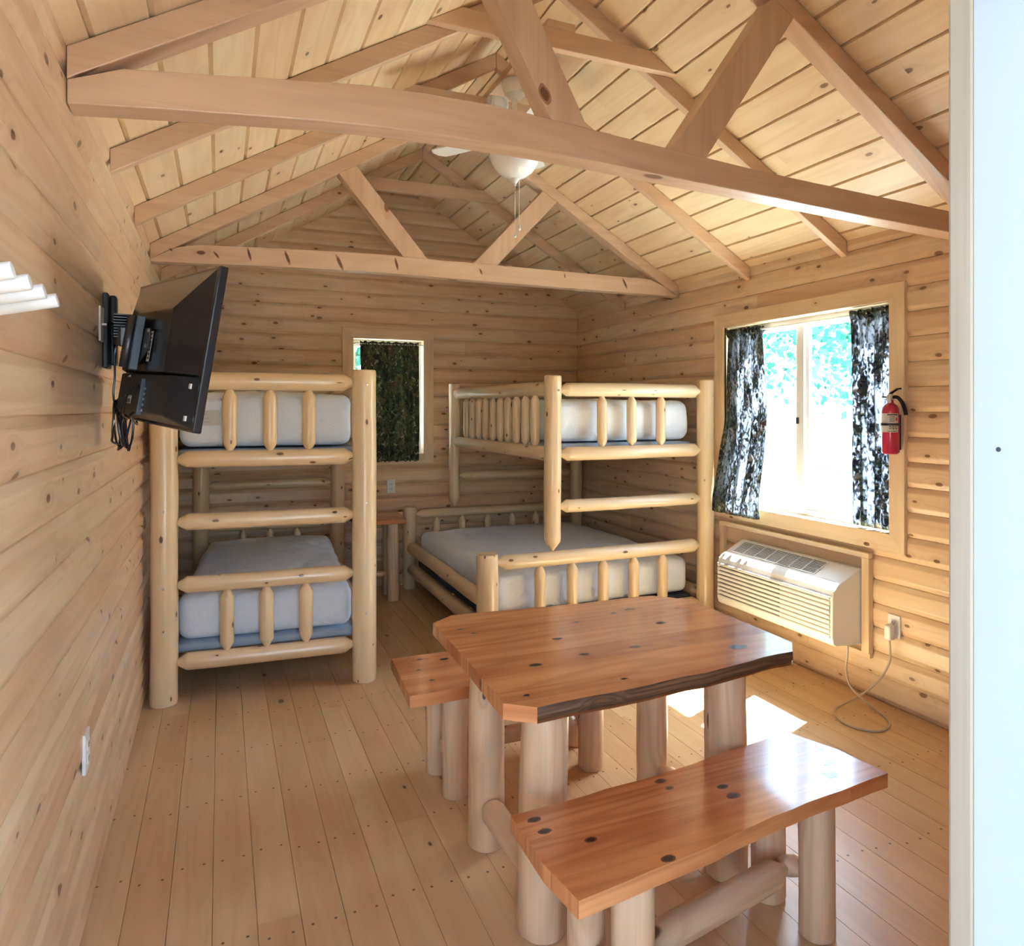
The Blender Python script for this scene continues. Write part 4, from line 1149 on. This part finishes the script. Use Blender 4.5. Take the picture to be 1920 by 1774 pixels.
# arm mount: a thing of its own, bolted to the wall
mt = thing('wall_mount', 'black articulated television wall bracket with cable clips', 'wall bracket', (0.0, 2.80, 1.82))
mb = MB(); mb.prism([(2.755, 1.69), (2.845, 1.69), (2.845, 1.945), (2.755, 1.945)], (.0005, .018), lambda a, b, c: (c, a, b)); mb.build('wall_plate', M_black2, mt, bevel=.004)
mb = MB(); mb.prism([(2.77, 1.70), (2.83, 1.70), (2.825, 1.94), (2.775, 1.94)], (.018, .040), lambda a, b, c: (c, a, b)); mb.build('plate_cover', M_black2, mt, bevel=.008)
jt = tp(0.02, .02, -.115)
mb = MB(); mb.beam((.040, 2.79, 1.805), jt, .030, .060); mb.build('arm', M_black2, mt, bevel=.004)
mb = MB()
for k in range(9):
    z = 1.775 + k * .0085; p = V((.075, 2.755, z)); q = jt.lerp(V((.04, 2.79, 1.805)), .18); mb.beam(V((.07, 2.765, z + .0)), V((q.x, q.y - .012, z - .004)), .050, .0035)
mb.build('clip_comb', M_gunmetal, mt)
mb = MB(); mb.tube([tp(.02, -.07, -.105), tp(.02, .085, -.105)], .014, 12); mb.build('swivel', M_gunmetal, mt)
mb = MB(); mb.prism([(-.08, -.005), (.0, -.05), (.10, -.05), (.10, .05), (.05, .055), (-.06, .055)], (-.0685, -.0745), tp); mb.prism([(-.012, -.075), (.008, -.075), (.035, .09), (-.01, .09)], (-.0745, -.100), tp); mb.build('mounting_head', M_gunmetal, mt, bevel=.003)
mb = MB()
for a, b in ((-.06, .045), (.085, .04), (-.055, -.045 + .045), (.085, -.04)): mb.lathe([(.006, 0), (.006, .004), (.0003, .005)], tp(a, b, -.0745), -nn_, 10)
mb.build('screw', M_steel, mt)
mb = MB(); mb.box((.0, 2.862, 1.80), (.008, 2.90, 1.93)); 
t = thing('wall_plate', 'small white cable wall plate half hidden behind the television bracket', 'wall plate', (0, 2.71, 1.83))
mb = MB(); mb.box((.0005, 2.675, 1.775), (.007, 2.748, 1.89)); mb.build('cover', M_white, t, bevel=.002)
mb = MB(); mb.lathe([(.006, 0), (.006, .014), (.0003, .014)], (.007, 2.71, 1.832), (1, 0, 0), 12); mb.build('connector', M_steel, t)
# cables
c = [(.020, 2.71, 1.832), (.045, 2.70, 1.835), (.075, 2.70, 1.825), (.085, 2.70, 1.80), (.055, 2.71, 1.775), (.042, 2.72, 1.74), (.042, 2.72, 1.66), (.040, 2.715, 1.58)]
lp = []
for k in range(4):
    for i in range(14):
        a = 2 * PI * i / 14; lp.append((.058 + .016 * math.cos(a * .5 + k) + .005 * k, 2.690 + (.048 + .006 * k) * math.sin(a) + .030 * math.cos(a + k * .7) * (k % 2), 1.510 - .075 * math.cos(a) - .006 * k))
mb = MB(); mb.tube(smooth(c + lp + [(.07, 2.68, 1.50), (.09, 2.62, 1.52), tp(.06, -.21, -.075), tp(.01, -.15, -.085), tp(-.02, -.12, -.066)], 5), .0036, 7)
tag(mb.build('cable', M_black), 'black television cable looped in a hanging bundle against the left wall', 'cable')
lp = []
for k in range(2):
    for i in range(12):
        a = 2 * PI * i / 12; lp.append((.085 + .012 * math.sin(a), 2.665 + .055 * math.sin(a) * (1 if k else .8), 1.500 - .078 * math.cos(a)))
mb = MB(); mb.tube(smooth([tp(.12, -.09, -.06), (.070, 2.72, 1.64), (.06, 2.69, 1.57)] + lp + [(.10, 2.66, 1.53), (.12, 2.60, 1.50), tp(.04, -.215, -.06), tp(.03, -.20, -.056)], 5), .0032, 7)
tag(mb.build('power_cable', M_black), 'thin black power lead looped under the television back', 'cable')

# ================================================================== coat pegs on the left wall
t = thing('coat_rack', 'white coat rack with round pegs at the left edge, on the left wall', 'coat rack', (0, 1.15, 1.70))
mb = MB(); mb.box((.0005, .86, 1.665), (.020, 1.45, 1.735), 1); mb.build('back_board', M_peg, t, bevel=.003)
for y in (.93, 1.01, 1.095, 1.185, 1.275, 1.365):
    mb = MB(); mb.log((.0195, y, 1.706), (.122, y, 1.729), .0115, 'flat', 'flat', 20, wob=.0); mb.build('peg', M_peg, t)

# ================================================================== the grounds outside
mb = MB(); mb.grid(lambda u, v: (-25 + 60 * u, -18 + 50 * v, -.42 + .05 * noise.noise(V((u * 9, v * 9, 0)))), 30, 30)
def m_ground():
    m, nt, b = newmat('gravel_darkened_front'); L = nt.links
    geo = N(nt, 'ShaderNodeNewGeometry'); sp = N(nt, 'ShaderNodeSeparateXYZ'); L.new(geo.outputs['Position'], sp.inputs[0])
    nz = N(nt, 'ShaderNodeTexNoise'); L.new(geo.outputs['Position'], nz.inputs['Vector']); nz.inputs['Scale'].default_value = 3.0; nz.inputs['Detail'].default_value = 5
    e = math_(nt, 'ADD', sp.outputs[1], nz.outputs['Fac'])
    gr = mix_(nt, nz.outputs['Fac'], (.56, .54, .50), (.44, .42, .38)); ga = mix_(nt, nz.outputs['Fac'], (.17, .165, .155), (.13, .125, .12))  # unseen front ground darkened to cut light bounced onto the jamb
    L.new(mix_(nt, sstep(nt, e, .9, 1.4), ga, gr), b.inputs['Base Color']); b.inputs['Roughness'].default_value = .95
    return m
g = mb.build('ground', m_ground()); struct(g)
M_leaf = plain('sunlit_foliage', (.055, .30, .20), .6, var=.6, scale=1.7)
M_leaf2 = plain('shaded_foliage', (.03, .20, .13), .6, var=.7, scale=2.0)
M_trunk = plain('pale_trunk', (.48, .44, .40), .8, var=.3, scale=6)
def tree(label, x, y, h, cr, mat, seed, n=2600, low=.8, group=None):
    r = random.Random(seed); t = thing('tree', label, 'tree', (x, y, -.42))
    mb = MB(); mb.log((x, y, -.42), (x + .1, y, h * .8), .13, 'flat', 'round', 14, wob=.1, taper=.5); mb.build('trunk', M_trunk, t)
    mb = MB()
    cl = [(r.uniform(-1, 1) * cr * .62, r.uniform(-1, 1) * cr * .62, r.uniform(low, h)) for _ in range(16)]
    for i in range(n):
        c = cl[i % 16]; d = V((r.gauss(0, 1), r.gauss(0, 1), r.gauss(0, .8))).normalized() * cr * .42 * r.random() ** .33
        p = V((x, y, 0)) + V(c) + d; s = r.uniform(.07, .15)
        a = V((r.gauss(0, 1), r.gauss(0, 1), r.gauss(0, 1))).normalized(); b = a.orthogonal().normalized(); q = a.cross(b)
        mb.quad([p - b * s, p - q * s * .5, p + b * s, p + q * s * .5], [(0, 0)] * 4)
    mb.build('foliage', mat, t)
    return t
tree('leafy tree seen through the left pane of the large window', 10.5, 12.2, 5.5, 2.9, M_leaf, 1, 5200, 2.5)
tree('leafy tree seen through the right pane of the large window', 14.6, 12.6, 6.0, 3.0, M_leaf, 2, 5200, 2.6)
tree('leafy tree behind the left curtain of the large window', 7.6, 17.0, 5.5, 2.9, M_leaf2, 3, 4200, 2.4)
tree('leafy tree behind the right curtain of the large window', 13.5, 7.6, 5.5, 2.6, M_leaf, 4, 4200, 2.4)
tree('green tree glimpsed past the curtain of the small back window', 3.6, 11.5, 4.2, 2.4, M_leaf2, 5, 5200, .4)
tree('green tree at the left edge of the small back window', .6, 10.6, 4.2, 2.2, M_leaf2, 6, 5200, .4)
# neighbouring cabin, pale siding
cb = thing('cabin', 'pale sided neighbouring cabin beyond the large window', 'cabin', (20.0, 16.6, -.42))
mb = MB()
for k in range(9): mb.box((18.5 + .02 * (k % 2), 14.2, -.42 + k * .22), (21.7, 19.2, -.42 + k * .22 + .215), 1)
mb.build('wall', plain('pale_siding', (.55, .54, .50), .8, var=.1), cb)
mb = MB(); mb.prism([(18.1, 1.55), (20.1, 2.9), (22.1, 1.55)], (13.9, 19.5), lambda a, b, c: (a, c, b)); mb.build('roof', plain('metal_roof', (.12, .30, .24), .5), cb)

# ================================================================== light
w = bpy.data.worlds.new('sky'); bpy.context.scene.world = w; w.use_nodes = True
nt = w.node_tree; bg = nt.nodes['Background']
sk = N(nt, 'ShaderNodeTexSky'); sk.sky_type = 'PREETHAM' if False else 'NISHITA'
sk.sun_disc = False; sk.sun_elevation = math.radians(50); sk.sun_rotation = math.radians(70); sk.air_density = 1.0; sk.dust_density = 2.0; sk.ozone_density = 1.0
hsv = N(nt, 'ShaderNodeHueSaturation'); hsv.inputs['Saturation'].default_value = .85
nt.links.new(sk.outputs[0], hsv.inputs['Color']); nt.links.new(mix_(nt, 1.0, hsv.outputs[0], (.84, .98, 1.10), 'MULTIPLY'), bg.inputs['Color']); bg.inputs['Strength'].default_value = .30
SUN = V((.51, .20, .90)).normalized()
sl = bpy.data.lights.new('sun', 'SUN'); sl.energy = 30.0; sl.angle = math.radians(.6); sl.color = (.80, .93, 1.0)
so = bpy.data.objects.new('sun', sl); COL.objects.link(so); so.rotation_euler = SUN.to_track_quat('Z', 'Y').to_euler(); so.location = (8, 4, 9)

def portal(name, c, sx, sy, d):
    l = bpy.data.lights.new(name, 'AREA'); l.shape = 'RECTANGLE'; l.size = sx; l.size_y = sy; l.cycles.is_portal = True
    o = bpy.data.objects.new(name, l); COL.objects.link(o); o.location = c
    o.rotation_euler = V(d).to_track_quat('-Z', 'Y').to_euler()
portal('window_portal', (W + .15, 3.32, 1.507), 1.215, 1.33, (-1, 0, 0))
portal('back_window_portal', (1.73, D + .15, 1.66), .615, 1.0, (0, -1, 0))
portal('door_portal', (.653, .28, 1.06), .93, 2.12, (0, 1, 0))

# repeats of one kind share a group
GROUPS = {'roof truss': 'timber roof trusses', 'rafters': 'rafter pairs between the trusses', 'bunk bed': 'log bunk beds', 'mattress': 'mattresses on the bunk beds',
          'bed base': 'bases under the mattresses', 'bench': 'plank benches at the table', 'outlet': 'wall outlets', 'curtain': 'camouflage curtains', 'curtain rod': 'curtain rods',
          'cable': 'television cables', 'tree': 'trees outside the windows'}
for o in list(bpy.data.objects):
    if o.parent is None and o.get('category') in GROUPS: o['group'] = GROUPS[o['category']]

# ================================================================== camera
cam = bpy.data.cameras.new('camera'); co = bpy.data.objects.new('camera', cam); COL.objects.link(co)
co.location = CAM; co.rotation_euler = (PI / 2, 0, -math.radians(23.0487))
cam.sensor_width = 36; cam.sensor_fit = 'HORIZONTAL'; cam.lens = 36 * 1330.5 / 1920
cam.shift_x = -(979.2 - 960) / 1920; cam.shift_y = -(887 - 767.6) / 1920
cam.clip_start = .02; cam.clip_end = 200
sc = bpy.context.scene; sc.camera = co
sc.view_settings.view_transform = 'Standard'; sc.view_settings.look = 'None'; sc.view_settings.gamma = 1; sc.view_settings.use_curve_mapping = False
sc.view_settings.exposure = 2.87
try:
    sc.cycles.use_adaptive_sampling = True; sc.cycles.adaptive_threshold = .07; sc.cycles.adaptive_min_samples = 16; sc.cycles.max_bounces = 7; sc.cycles.diffuse_bounces = 5; sc.cycles.glossy_bounces = 3; sc.cycles.transparent_max_bounces = 12
    sc.cycles.use_denoising = True; sc.cycles.sample_clamp_indirect = 8; sc.cycles.caustics_reflective = False; sc.cycles.caustics_refractive = False
except Exception: pass
